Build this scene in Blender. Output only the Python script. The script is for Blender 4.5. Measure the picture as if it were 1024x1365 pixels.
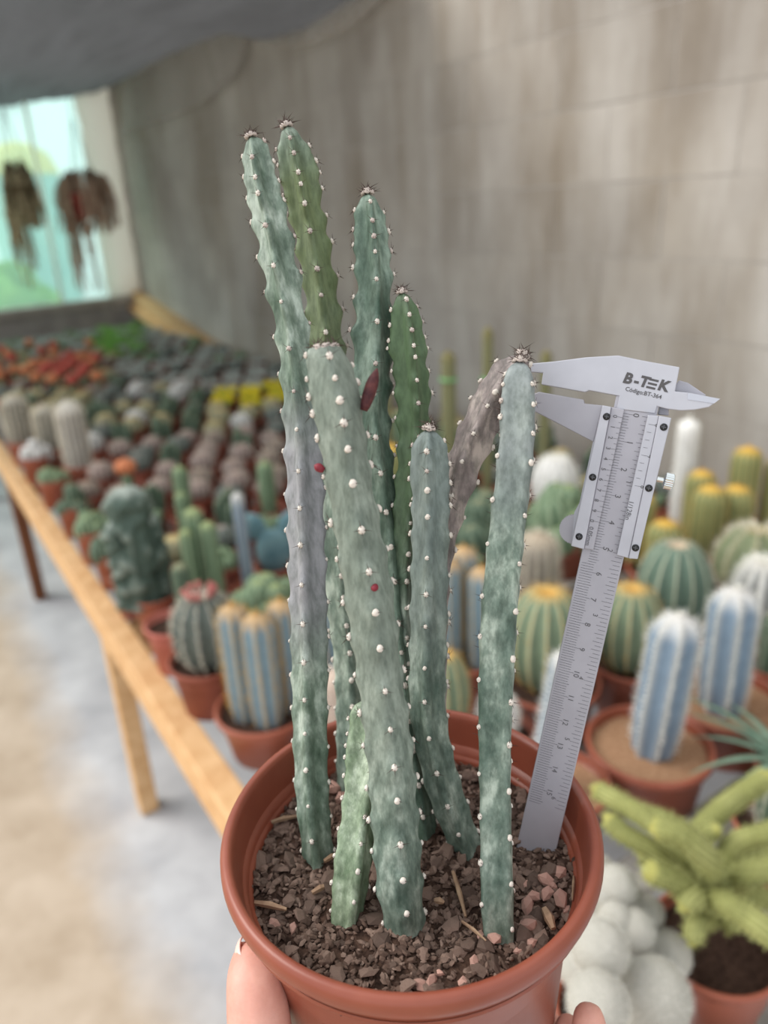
import bpy, math, random
import numpy as np
from mathutils import Vector, Matrix, noise as mnoise

for o in list(bpy.data.objects):
    bpy.data.objects.remove(o, do_unlink=True)
S = bpy.context.scene
COL = S.collection
PI = math.pi
rnd = random.Random(7)

# ------------------------------------------------------------------ camera
F, CX, CY = 1010.0, 512.0, 682.5          # focal length in photo pixels, image centre
CAM = np.array([0.0, 0.0, 1.41])
PITCH, ROLL = math.radians(22), math.radians(-3)
_cp, _sp, _cr, _sr = math.cos(PITCH), math.sin(PITCH), math.cos(ROLL), math.sin(ROLL)
FW = np.array([0, _cp, -_sp])
_rt, _up = np.array([1.0, 0, 0]), np.array([0, _sp, _cp])
RT = _rt * _cr + _up * _sr
UP = -_rt * _sr + _up * _cr
cam = bpy.data.objects.new('camera', bpy.data.cameras.new('camera'))
COL.objects.link(cam)
m = Matrix.Identity(4)
for i in range(3):
    m[i][0], m[i][1], m[i][2], m[i][3] = RT[i], UP[i], -FW[i], CAM[i]
cam.matrix_world = m
cam.data.sensor_fit = 'VERTICAL'
cam.data.sensor_height = 36.0
cam.data.lens = 36.0 * F / 1365.0
cam.data.clip_start = 0.01
cam.data.clip_end = 200
cam.data.dof.use_dof = True
cam.data.dof.focus_distance = 0.282
cam.data.dof.aperture_fstop = 6.2
S.camera = cam
S.view_settings.view_transform = 'Standard'
S.view_settings.look = 'None'
S.view_settings.exposure = -0.10
S.view_settings.gamma = 1.0
S.view_settings.use_curve_mapping = False

# ------------------------------------------------------------------ daylight
W = bpy.data.worlds.new('sky'); S.world = W; W.use_nodes = True
bg = W.node_tree.nodes['Background']
bg.inputs[0].default_value = (0.93, 0.97, 1.0, 1)
bg.inputs[1].default_value = 1.42
sun = bpy.data.objects.new('sun_offscreen', bpy.data.lights.new('sun_offscreen', 'SUN'))
COL.objects.link(sun)
sun.data.energy = 3.0
sun.data.angle = math.radians(40)
sun.data.color = (1.0, 0.96, 0.90)
sun.rotation_euler = Vector((-0.90, 0.12, 0.80)).to_track_quat('Z', 'Y').to_euler()

# ------------------------------------------------------------------ photo pixel <-> place
def ray(x, y): return RT * (x - CX) / F - UP * (y - CY) / F + FW
def at_depth(x, y, d): return CAM + ray(x, y) * d
def at_z(x, y, z):
    r = ray(x, y); return CAM + r * ((z - CAM[2]) / r[2])
def at_plane(x, y, p, n):
    r = ray(x, y); return CAM + r * (np.dot(p - CAM, n) / np.dot(r, n))
def depth(P): return float(np.dot(np.array(P) - CAM, FW))
def proj(P):
    q = np.array(P) - CAM; d = q @ FW
    return CX + F * (q @ RT) / d, CY - F * (q @ UP) / d
def z_for(xy, py):
    lo, hi = -0.5, 3.0
    for _ in range(40):
        mid = (lo + hi) / 2
        if proj((xy[0], xy[1], mid))[1] > py: lo = mid
        else: hi = mid
    return (lo + hi) / 2
def unit(v):
    v = np.array(v, float); return v / np.linalg.norm(v)

# ------------------------------------------------------------------ helpers
def lin(c):
    return tuple(((v / 255) / 12.92 if v / 255 <= 0.04045 else ((v / 255 + 0.055) / 1.055) ** 2.4) for v in c[:3]) + (1.0,)
class NT:
    def __init__(s, name):
        s.m = bpy.data.materials.new(name); s.m.use_nodes = True
        s.t = s.m.node_tree; s.n = s.t.nodes; s.l = s.t.links
        s.b = s.n['Principled BSDF']; s.out = s.n['Material Output']
    def node(s, typ, **kw):
        n = s.n.new(typ)
        for k, v in kw.items():
            if k.startswith('i_'): n.inputs[k[2:].replace('_', ' ')].default_value = v
            else: setattr(n, k, v)
        return n
    def link(s, a, b): s.l.new(a, b)
    def coord(s, kind='Object', scale=(1, 1, 1)):
        tc = s.node('ShaderNodeTexCoord'); mp = s.node('ShaderNodeMapping')
        mp.inputs['Scale'].default_value = scale
        s.link(tc.outputs[kind], mp.inputs[0]); return mp.outputs[0]
    def geo(s, scale=(1, 1, 1)):
        tc = s.node('ShaderNodeNewGeometry'); mp = s.node('ShaderNodeMapping')
        mp.inputs['Scale'].default_value = scale
        s.link(tc.outputs['Position'], mp.inputs[0]); return mp.outputs[0]
    def noise(s, co, scale, detail=4, rough=0.6):
        n = s.node('ShaderNodeTexNoise', i_Scale=scale, i_Detail=detail, i_Roughness=rough)
        s.link(co, n.inputs['Vector']); return n.outputs[0]
    def ramp(s, fac, stops):
        r = s.node('ShaderNodeValToRGB'); e = r.color_ramp.elements
        while len(e) < len(stops): e.new(0.5)
        for i, (p, c) in enumerate(stops):
            e[i].position = p; e[i].color = c if len(c) == 4 else lin(c)
        s.link(fac, r.inputs[0]); return r.outputs[0]
    def mix(s, fac, a, b, mode='MIX'):
        n = s.node('ShaderNodeMix', data_type='RGBA', blend_type=mode)
        for sock, v in ((n.inputs[0], fac), (n.inputs[6], a), (n.inputs[7], b)):
            if hasattr(v, 'is_linked'): s.link(v, sock)
            elif isinstance(v, (int, float)): sock.default_value = v
            else: sock.default_value = v if len(v) == 4 else lin(v)
        return n.outputs[2]
    def bump(s, h, strength=0.3, dist=0.002):
        n = s.node('ShaderNodeBump', i_Strength=strength, i_Distance=dist)
        s.link(h, n.inputs['Height']); s.link(n.outputs[0], s.b.inputs['Normal'])
    def done(s, col=None, rough=0.6, spec=0.4, metal=0.0):
        if col is not None:
            if hasattr(col, 'is_linked'): s.link(col, s.b.inputs['Base Color'])
            else: s.b.inputs['Base Color'].default_value = lin(col)
        s.b.inputs['Roughness'].default_value = rough
        s.b.inputs['Specular IOR Level'].default_value = spec
        s.b.inputs['Metallic'].default_value = metal
        return s.m

def noisy(name, c1, c2, scale=20, rough=0.7, stretch=(1, 1, 1), bump=0.0, dist=0.002, kind='Object', spec=0.3, lo=0.35, hi=0.68, rand=0.0, metal=0.0, detail=4):
    t = NT(name); co = t.coord(kind, stretch) if kind != 'Geo' else t.geo(stretch)
    n = t.noise(co, scale, detail)
    c = t.ramp(n, [(lo, c1), (hi, c2)])
    if rand > 0:
        oi = t.node('ShaderNodeObjectInfo')
        mr = t.node('ShaderNodeMapRange'); mr.inputs[3].default_value = 1 - rand; mr.inputs[4].default_value = 1 + rand
        t.link(oi.outputs['Random'], mr.inputs[0])
        hs = t.node('ShaderNodeHueSaturation'); t.link(mr.outputs[0], hs.inputs['Value']); t.link(c, hs.inputs['Color'])
        c = hs.outputs[0]
    if bump: t.bump(n, bump, dist)
    return t.done(c, rough, spec, metal)

def mesh_data(name, v, f, mats=None, mi=None, smooth=True, k=None):
    me = bpy.data.meshes.new(name)
    me.from_pydata([tuple(map(float, p)) for p in v], [], [tuple(int(i) for i in q) for q in f])
    if smooth: me.polygons.foreach_set('use_smooth', [True] * len(me.polygons))
    for mt in (mats or []): me.materials.append(mt)
    if mi is not None: me.polygons.foreach_set('material_index', mi)
    if k is not None:
        a = me.attributes.new('k', 'FLOAT_COLOR', 'POINT')
        a.data.foreach_set('color', np.asarray(k, dtype=np.float32).ravel())
    me.update(); return me
def link(name, me, parent=None, loc=(0, 0, 0), rz=0.0, kind=None):
    o = bpy.data.objects.new(name, me); COL.objects.link(o)
    if parent is not None: o.parent = parent
    o.location = loc
    if rz: o.rotation_euler = (0, 0, rz)
    if kind: o['kind'] = kind
    return o
def tag(o, label=None, cat=None, group=None, kind=None):
    if label: o['label'] = label
    if cat: o['category'] = cat
    if group: o['group'] = group
    if kind: o['kind'] = kind
    return o
def thing(name, label, cat, loc=(0, 0, 0), group=None):
    o = bpy.data.objects.new(name, None); COL.objects.link(o)
    o.empty_display_size = 0.03
    o.location = tuple(float(c) for c in loc); return tag(o, label, cat, group)
def copy_tree(o, parent=None):
    c = o.copy(); COL.objects.link(c); c.parent = parent
    for ch in list(o.children): copy_tree(ch, c)
    return c

class MB:
    """collects pieces of one mesh"""
    def __init__(s): s.v = []; s.f = []; s.mi = []; s.k = []
    def add(s, v, f, mi=0, k=None):
        b = len(s.v); s.v += [tuple(p) for p in v]; s.f += [tuple(i + b for i in q) for q in f]; s.mi += [mi] * len(f)
        s.k += (list(k) if k is not None else [(0, 0, 0, 1)] * len(v))
    def box(s, c, d, ax=None, mi=0):
        c = np.array(c, float); A = np.eye(3) if ax is None else np.array([unit(a) for a in ax])
        v = [c + A[0] * d[0] / 2 * i + A[1] * d[1] / 2 * j + A[2] * d[2] / 2 * l for i in (-1, 1) for j in (-1, 1) for l in (-1, 1)]
        s.add(v, [(0, 1, 3, 2), (4, 6, 7, 5), (0, 4, 5, 1), (2, 3, 7, 6), (0, 2, 6, 4), (1, 5, 7, 3)], mi)
    def tube(s, pts, rad, n=8, mi=0, cap=True, k=None):
        pts = [np.array(p, float) for p in pts]; N = len(pts)
        if not hasattr(rad, '__len__'): rad = [rad] * N
        ref = None; v = []
        for i, p in enumerate(pts):
            t = unit(pts[min(i + 1, N - 1)] - pts[max(i - 1, 0)])
            if ref is None: ref = np.array([1.0, 0, 0]) if abs(t[0]) < 0.8 else np.array([0, 1.0, 0])
            e1 = unit(ref - t * np.dot(ref, t)); ref = e1; e2 = np.cross(t, e1)
            v += [p + rad[i] * (e1 * math.cos(a) + e2 * math.sin(a)) for a in np.linspace(0, 2 * PI, n, endpoint=False)]
        f = [(i * n + j, i * n + (j + 1) % n, (i + 1) * n + (j + 1) % n, (i + 1) * n + j) for i in range(N - 1) for j in range(n)]
        if cap: f += [tuple(range(n - 1, -1, -1)), tuple(range((N - 1) * n, N * n))]
        s.add(v, f, mi, [k] * len(v) if k else None)
    def spike(s, p, d, l, r, mi=0):
        p = np.array(p, float); d = unit(d); a = unit(np.cross(d, (0.31, 0.52, 0.79))); b = np.cross(d, a)
        s.add([p + a * r, p - a * r * .5 + b * r * .87, p - a * r * .5 - b * r * .87, p + d * l], [(0, 1, 3), (1, 2, 3), (2, 0, 3)], mi)
    def lathe(s, prof, n=32, c=(0, 0, 0), mi=0):
        v = [(c[0] + r * math.cos(a), c[1] + r * math.sin(a), c[2] + z) for r, z in prof for a in np.linspace(0, 2 * PI, n, endpoint=False)]
        s.add(v, [(i * n + j, i * n + (j + 1) % n, (i + 1) * n + (j + 1) % n, (i + 1) * n + j) for i in range(len(prof) - 1) for j in range(n)], mi)
    def prism(s, poly, thick, mi=0):
        """poly: 3-D points in order, thick: extrusion vector"""
        n = len(poly); thick = np.array(thick); P = [np.array(p, float) for p in poly]
        s.add(P + [p + thick for p in P], [tuple(range(n)), tuple(range(2 * n - 1, n - 1, -1))] + [(i, n + i, n + (i + 1) % n, (i + 1) % n) for i in range(n)], mi)
    def data(s, name, mats, smooth=True, k=False):
        return mesh_data(name, s.v, s.f, mats if isinstance(mats, list) else [mats], s.mi, smooth, s.k if k else None)
    def build(s, name, mats, parent=None, loc=(0, 0, 0), smooth=True, k=False, kind=None):
        return link(name, s.data(name, mats, smooth, k), parent, loc, kind=kind)
def bevel(o, w, seg=2):
    b = o.modifiers.new('bevel', 'BEVEL'); b.width = w; b.segments = seg; b.limit_method = 'ANGLE'; return o
def spline(pts, step):
    """Catmull-Rom through rows of numbers, resampled so that the first three columns advance by step"""
    P = np.array(pts, float); P = np.vstack([2 * P[0] - P[1], P, 2 * P[-1] - P[-2]]); out = []
    for i in range(1, len(P) - 2):
        for t in np.linspace(0, 1, 24, endpoint=False):
            a, b, c, d = P[i - 1:i + 3]
            out.append(0.5 * (2 * b + (c - a) * t + (2 * a - 5 * b + 4 * c - d) * t * t + (3 * b - a - 3 * c + d) * t ** 3))
    out.append(P[-2]); out = np.array(out)
    s = np.r_[0, np.cumsum(np.linalg.norm(np.diff(out[:, :3], axis=0), axis=1))]
    q = np.linspace(0, s[-1], max(4, int(s[-1] / step)))
    return np.column_stack([np.interp(q, s, out[:, c]) for c in range(out.shape[1])]), q

# ------------------------------------------------------------------ materials
M_wall = None
def wall_mat():
    t = NT('blockwork'); co = t.geo()
    n1 = t.noise(co, 2.2, 5, .6); n2 = t.noise(t.geo((1.5, 1.5, .3)), 2.0, 5, .65); n3 = t.noise(co, 60, 3)
    c = t.ramp(n1, [(.3, (160, 153, 146)), (.7, (188, 182, 175))])
    st = t.ramp(n2, [(.42, (255, 255, 255)), (.70, (190, 179, 164))])
    c = t.mix(.85, c, st, 'MULTIPLY')
    oi = t.node('ShaderNodeObjectInfo'); mr = t.node('ShaderNodeMapRange'); mr.inputs[3].default_value = .94; mr.inputs[4].default_value = 1.06
    t.link(oi.outputs['Random'], mr.inputs[0]); hs = t.node('ShaderNodeHueSaturation'); t.link(mr.outputs[0], hs.inputs['Value']); t.link(c, hs.inputs['Color'])
    t.bump(n3, .3, .003)
    return t.done(hs.outputs[0], .95, .1)
M_wall = wall_mat()
M_mortar = noisy('mortar', (154, 147, 140), (174, 167, 160), 12, .95, kind='Geo', spec=.1)
M_pine = noisy('pine', (205, 155, 98), (231, 187, 130), 9, .6, (6, 6, 6), .1, kind='Geo')
def wood(name, c1, c2, ax):
    t = NT(name); co = t.geo(ax); n = t.noise(co, 14, 4, .6)
    c = t.ramp(n, [(.3, c1), (.7, c2)]); t.bump(n, .15, .001); return t.done(c, .6, .3)
M_pine = wood('pine', (196, 150, 102), (224, 186, 140), (2.2, 1.4, 3))
M_pine_dark = wood('dark_brown_wood', (92, 52, 30), (122, 74, 44), (3, 3, .5))
M_grey_wood = wood('weathered_slat', (128, 124, 118), (168, 164, 156), (2, 2, 2))
M_terra = noisy('terracotta_plastic', (144, 78, 58), (162, 92, 72), 6, .42, spec=.4, rand=.10)
M_terra_dull = noisy('terracotta_dull', (130, 68, 52), (164, 94, 76), 9, .6, spec=.3, rand=.14)
M_black = noisy('black_plastic', (26, 26, 28), (40, 40, 42), 15, .5)
M_sand = noisy('sandy_soil', (140, 104, 78), (178, 142, 112), 160, .95, bump=.5, dist=.002, spec=.1)
M_soil = noisy('dark_soil', (46, 34, 29), (84, 64, 54), 220, .95, bump=.8, dist=.003, spec=.1)
M_bark = noisy('bark_chips', (80, 62, 54), (142, 120, 108), 130, .85, bump=.4, dist=.001, spec=.2, rand=.42)
M_stone = noisy('pink_gravel', (170, 122, 108), (214, 178, 164), 240, .85, bump=.5, dist=.001, spec=.25, rand=.15)
M_straw = noisy('wood_splinter', (126, 98, 78), (168, 140, 114), 150, .8, rand=.2)
M_wool = noisy('areole_wool', (182, 170, 160), (230, 221, 211), 600, .95, spec=.05, lo=.3, hi=.6)
M_brownwool = noisy('brown_areole', (150, 132, 124), (228, 218, 210), 700, .95, spec=.05)
M_spine = NT('spine').done((70, 52, 46), .6, .3)
M_spine_pale = NT('pale_spine').done((226, 218, 200), .7, .2)
M_spine_gold = NT('gold_spine').done((206, 164, 92), .7, .2)
M_white_fuzz = NT('white_spine').done((240, 238, 230), .8, .1)
M_steel = None
def ribmat(name, valley, ridge, top=None, tstart=.8, rough=.7, r0=.55, r1=.95, scale=60, tend=1.0, sat=.72):
    t = NT(name); a = t.node('ShaderNodeAttribute', attribute_name='k'); sp = t.node('ShaderNodeSeparateColor'); t.link(a.outputs['Color'], sp.inputs[0])
    n = t.noise(t.coord(), scale, 4)
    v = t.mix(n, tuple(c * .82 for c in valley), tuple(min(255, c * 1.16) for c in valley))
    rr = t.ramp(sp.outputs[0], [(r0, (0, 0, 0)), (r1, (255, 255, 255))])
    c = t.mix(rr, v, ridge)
    if True:
        hs = t.node('ShaderNodeHueSaturation'); hs.inputs['Saturation'].default_value = sat; t.link(c, hs.inputs['Color']); c = hs.outputs[0]
    if top: c = t.mix(t.ramp(sp.outputs[1], [(tstart, (0, 0, 0)), (tend, (255, 255, 255))]), c, top)
    t.bump(n, .25, .002)
    return t.done(c, rough, .25)

# ================================================================== the setting
ZT = 0.59                                        # bench top height
_f0, _f1 = at_z(0, 587, ZT), at_z(332, 1057, ZT)
U = unit((_f0 - _f1) * (1, 1, 0))                # along the bench, away from the camera
N = np.array([U[1], -U[0], 0.0])                 # across the bench, towards the wall
ZV = np.array([0, 0, 1.0])
NB = float(_f1 @ N)                              # inner face of the front rail
NW = NB + 1.47                                   # wall plane
def tb(a, b, z=ZT): return U * a + N * (NB + b) + ZV * z     # bench coordinates -> world
P_wall = N * NW
corner = at_plane(187, 381, P_wall, N)
A_END = float(corner @ U)
RZB = math.atan2(U[1], U[0])

# floor: concrete strip beside the bench, sandy path in the aisle
t = NT('floor'); co = t.geo()
geo = t.node('ShaderNodeNewGeometry'); dp = t.node('ShaderNodeVectorMath', operation='DOT_PRODUCT'); t.link(geo.outputs['Position'], dp.inputs[0]); dp.inputs[1].default_value = tuple(N)
wob = t.noise(co, 2.0, 4); ad = t.node('ShaderNodeMath', operation='MULTIPLY_ADD'); t.link(wob, ad.inputs[0]); ad.inputs[1].default_value = .28; t.link(dp.outputs['Value'], ad.inputs[2])
edge = t.node('ShaderNodeMapRange'); t.link(ad.outputs[0], edge.inputs[0]); edge.inputs[1].default_value = NB - .08; edge.inputs[2].default_value = NB + .08
n1 = t.noise(co, 5, 6, .65); n2 = t.noise(co, 40, 4)
conc = t.ramp(n1, [(.3, (168, 168, 172)), (.7, (206, 206, 208))]); sand = t.ramp(n1, [(.3, (170, 152, 132)), (.7, (200, 184, 166))])
c = t.mix(edge.outputs[0], sand, conc); t.bump(n2, .2, .004)
M_floor = t.done(c, .9, .15)
mb = MB(); mb.add([(-14, -8, 0), (10, -8, 0), (10, 30, 0), (-14, 30, 0)], [(0, 1, 2, 3)])
tag(mb.build('floor', M_floor, smooth=False), 'grey concrete floor with a sandy path along the bench', kind='structure')

# long block wall: mortar plane with every block a piece of its own
wr = RZB
mb = MB(); mb.box(tb(A_END / 2 - 1.0, 1.47 + .10, 1.6), (A_END + 2.4, .2, 3.2), (U, N, ZV))
wall = tag(mb.build('wall_right', M_mortar, smooth=False), 'grey weathered concrete block wall behind the bench', kind='structure')
bw, bh = .395, .195
mb = MB(); mb.box((0, 0, 0), (bw - .005, .016, bh - .005))
bd = mb.data('block', M_wall, smooth=False)
row = 0
z = .56
while z < 3.1:
    a = -1.2 + (row % 2) * bw / 2
    while a < A_END - bw / 2:
        o = link('block', bd, wall, tb(a, 1.47 - rnd.uniform(.0002, .0010) + .0073, z), RZB)
        o.rotation_euler = (rnd.uniform(-.003, .003), 0, RZB + rnd.uniform(-.003, .003))
        a += bw
    z += bh; row += 1

# end of the greenhouse: low wall, translucent green sheet, white wrapped post
E_DIR = unit(-N + U * -0.20)                      # along the end wall, away from the block wall
E_N = np.array([E_DIR[1], -E_DIR[0], 0.0])
if E_N @ U > 0: E_N = -E_N                        # points at the viewer
def ew(e, z, off=0.0): return np.array([corner[0], corner[1], 0]) + E_DIR * e + ZV * z + E_N * off
z_sill = at_plane(70, 412, corner, E_N)[2]
mb = MB(); mb.box(ew(2.1, z_sill / 2, -.07), (4.4, .14, z_sill), (E_DIR, E_N, ZV))
t_endwall = noisy('end_wall_concrete', (152, 147, 142), (176, 171, 166), 8, .95, kind='Geo')
tag(mb.build('wall_end', t_endwall, smooth=False), 'low grey wall under the green sheet window', kind='structure')
t = NT('green_sheet')
co = t.geo(); n = t.noise(t.geo((1, 1, .5)), 3.0, 4)
tr = t.node('ShaderNodeBsdfTransparent'); tr.inputs[0].default_value = (.72, .97, .90, 1)
tl = t.node('ShaderNodeBsdfTranslucent'); tl.inputs[0].default_value = (.62, .95, .85, 1)
df = t.node('ShaderNodeBsdfDiffuse'); df.inputs[0].default_value = (.55, .85, .76, 1)
m1 = t.node('ShaderNodeMixShader'); m1.inputs[0].default_value = .35; t.link(tl.outputs[0], m1.inputs[1]); t.link(df.outputs[0], m1.inputs[2])
fr = t.node('ShaderNodeMapRange'); t.link(n, fr.inputs[0]); fr.inputs[3].default_value = .20; fr.inputs[4].default_value = .50
m2 = t.node('ShaderNodeMixShader'); t.link(fr.outputs[0], m2.inputs[0]); t.link(tr.outputs[0], m2.inputs[1]); t.link(m1.outputs[0], m2.inputs[2])
t.link(m2.outputs[0], t.out.inputs[0]); M_sheet = t.m
v = []; f = []; nx, nz = 60, 24
for i in range(nx + 1):
    for j in range(nz + 1):
        e = .2 + 4.1 * i / nx; zz = z_sill - .02 + 2.3 * j / nz
        v.append(ew(e, zz, -.06 + .03 * math.sin(e * 5 + zz) + .02 * mnoise.noise((e * 3, zz * .7, 1))))
f = [(i * (nz + 1) + j, (i + 1) * (nz + 1) + j, (i + 1) * (nz + 1) + j + 1, i * (nz + 1) + j + 1) for i in range(nx) for j in range(nz)]
win = tag(link('window_1', mesh_data('window_1', v, f, [M_sheet])), 'pale green translucent sheet closing the far end', kind='structure')
M_whitefilm = noisy('white_film', (222, 220, 216), (246, 244, 240), 6, .6, (1, 1, .3), .4, .02, kind='Geo', spec=.3)
v = []; nx, nz = 24, 40                           # the post, wrapped in creased white film
for i in range(nx + 1):
    for j in range(nz + 1):
        a = 2 * PI * i / nx; zz = z_sill - .05 + 2.2 * j / nz
        r = 1 + .16 * mnoise.noise((math.cos(a) * 2, math.sin(a) * 2, zz * 2.3)) + .05 * math.sin(zz * 21 + a * 3)
        v.append(ew(.13 + .13 * r * math.cos(a), zz, -.02 + .05 * r * math.sin(a)))
f = [(i * (nz + 1) + j, (i + 1) * (nz + 1) + j, (i + 1) * (nz + 1) + j + 1, i * (nz + 1) + j + 1) for i in range(nx) for j in range(nz)]
t = NT('white_wrap'); tl = t.node('ShaderNodeBsdfTranslucent'); tl.inputs[0].default_value = lin((246, 244, 238)); df = t.node('ShaderNodeBsdfDiffuse'); df.inputs[0].default_value = lin((240, 238, 232))
mx = t.node('ShaderNodeMixShader'); mx.inputs[0].default_value = .45; t.link(tl.outputs[0], mx.inputs[1]); t.link(df.outputs[0], mx.inputs[2]); t.link(mx.outputs[0], t.out.inputs[0]); M_wrap = t.m
link('window_post', mesh_data('window_post', v, f, [M_wrap]), win)
M_sillm = noisy('window_sill', (150, 143, 136), (174, 167, 160), 10, .8, kind='Geo')
mb = MB(); mb.box(ew(2.2, z_sill + .01, .0), (4.2, .16, .05), (E_DIR, E_N, ZV)); mb.build('window_sill', M_sillm, win, smooth=False)
mb = MB(); mb.tube([ew(.62, z_sill, -.02), ew(.60, z_sill + 2.2, -.02)], .014, 8); mb.build('window_mullion', M_wrap, win)

# outside, seen through the sheet
M_leafy = noisy('outside_leaves', (70, 130, 52), (150, 196, 96), 9, .8, kind='Geo', bump=.8, dist=.05)
M_leafy2 = noisy('outside_leaves_dark', (60, 112, 88), (110, 160, 130), 7, .8, kind='Geo', bump=.8, dist=.05)
def lump(name, P, r, mat, label, cat, group=None, seed=0, sq=.8):
    mb = MB(); n, mm = 28, 18; v = []
    for i in range(mm + 1):
        ph = PI * i / mm
        for j in range(n):
            th = 2 * PI * j / n
            d = np.array([math.sin(ph) * math.cos(th), math.sin(ph) * math.sin(th), -math.cos(ph)])
            k = 1 + .28 * mnoise.noise(tuple(d * 2.5 + seed)) + .16 * mnoise.noise(tuple(d * 6 + seed))
            v.append(d * r * k * (1, 1, sq) + (0, 0, r * sq * .95))
    mb.add(v, [(i * n + j, i * n + (j + 1) % n, (i + 1) * n + (j + 1) % n, (i + 1) * n + j) for i in range(mm) for j in range(n)])
    root = thing(name, label, cat, P, group)
    mb.build('foliage', mat, root)
    tr_ = MB(); tr_.tube([(0, 0, 0), (.03, 0, r * .6)], [r * .12, r * .07]); tr_.build('trunk', M_pine_dark, root)
    return root
for i, (e, off, r) in enumerate(((.4, -2.2, .50), (1.7, -2.0, .50), (3.1, -2.4, .55), (4.5, -2.2, .5))):
    lump('bush', ew(e, 0, off), r * 1.12, (M_leafy, M_leafy2)[i % 2], 'green bush growing outside beyond the translucent sheet', 'bush', 'bushes outside the window', i * 9.1, 1.0)
mb = MB(); prof = [(.01, 1.25), (.5, 1.22), (.95, 1.08), (1.15, .9), (1.2, .6), (1.22, 0)]
dome = thing('shelter', 'pale yellow domed shelter', 'shelter'); mb.lathe([(.01, 1.25), (.5, 1.23), (.95, 1.17), (1.15, 1.08), (1.22, 1.03)], 32)
mb.build('dome_roof', noisy('yellow_tarp', (222, 204, 130), (240, 226, 160), 4, .7), dome); mb = MB(); mb.lathe([(1.2, 1.04), (1.2, 0)], 32); mb.build('shelter_wall', noisy('pale_sheeting', (150, 190, 184), (176, 212, 204), 4, .7), dome)
dp_ = at_plane(26, 225, ew(0, 0, -6.0), E_N); dome.location = (dp_[0], dp_[1], 0); dome.scale = (.42, .42, z_for(dp_, 188) / 1.25)
tag(dome, 'pale yellow domed tarp shelter outside the window', 'shelter')

# shade cloth overhead and the clear film swags that hang from it along the wall
wp = P_wall - N * .03
wpath = [(160, 106), (220, 74), (290, 45), (318, 40), (345, 54), (400, 38), (462, 0), (545, -52)]
WP = np.array([at_plane(x, y, wp, N) for x, y in wpath]); wa = WP @ U; wz = WP[:, 2]
o_ = np.argsort(wa); wa, wz = wa[o_], wz[o_]
EP = np.array([at_plane(x, y, corner, E_N) for x, y in ((-70, 142), (0, 137), (60, 135), (130, 126), (160, 112))])
eq = (EP - corner) @ (-N); ez = EP[:, 2]; o_ = np.argsort(eq); eq, ez = eq[o_], ez[o_]
def cloth(a, q):
    zz = np.interp(a, wa, wz) * max(0, 1 - max(q, 0) / .9) + max(wz.min(), wz.mean() + .03) * min(1, max(q, 0) / .9)
    w = min(1, max(0, (a - (A_END - 2.2)) / 2.2))
    zz = zz * (1 - w) + (np.interp(q, eq, ez)) * w if q > .05 else zz
    zz += (.035 * mnoise.noise((a * 1.4, q * 4.0, 3)) + .016 * mnoise.noise((a * 3, q * 13, 8))) * min(1, max(0, q) * 4)
    return U * a + N * (NW - .03 - q) + ZV * zz
t = NT('shade_cloth'); n = t.noise(t.geo((1, 1, 1)), 30, 5, .7)
t.b.inputs['Base Color'].default_value = lin((74, 74, 78)); t.bump(n, .5, .01)
t.link(t.ramp(n, [(.35, (46, 46, 49)), (.7, (84, 84, 87))]), t.b.inputs['Base Color'])
tl = t.node('ShaderNodeBsdfTranslucent'); tl.inputs[0].default_value = (.17, .17, .175, 1)
mx = t.node('ShaderNodeMixShader'); mx.inputs[0].default_value = .38
t.link(t.b.outputs[0], mx.inputs[1]); t.link(tl.outputs[0], mx.inputs[2]); t.link(mx.outputs[0], t.out.inputs[0])
t.b.inputs['Roughness'].default_value = .85; M_cloth = t.m
na, nq = 90, 90; a0, a1 = float(wa.min()), A_END - .02
v = [cloth(a0 + (a1 - a0) * i / na, -.034 + 2.33 * (j / nq) ** 1.3) for i in range(na + 1) for j in range(nq + 1)]
f = [(i * (nq + 1) + j, (i + 1) * (nq + 1) + j, (i + 1) * (nq + 1) + j + 1, i * (nq + 1) + j + 1) for i in range(na) for j in range(nq)]
ceil = tag(link('ceiling', mesh_data('ceiling', v, f, [M_cloth])), 'dark grey shade cloth sagging overhead', kind='structure')
t = NT('clear_film')
df = t.node('ShaderNodeBsdfDiffuse'); df.inputs[0].default_value = lin((196, 190, 184)); tr = t.node('ShaderNodeBsdfTransparent'); tr.inputs[0].default_value = (.92, .92, .92, 1)
n = t.noise(t.geo((1, 1, .4)), 7, 4); fr = t.node('ShaderNodeMapRange'); t.link(n, fr.inputs[0]); fr.inputs[3].default_value = .12; fr.inputs[4].default_value = .6
mx = t.node('ShaderNodeMixShader'); t.link(fr.outputs[0], mx.inputs[0]); t.link(tr.outputs[0], mx.inputs[1]); t.link(df.outputs[0], mx.inputs[2]); t.link(mx.outputs[0], t.out.inputs[0])
M_film = t.m
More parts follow.
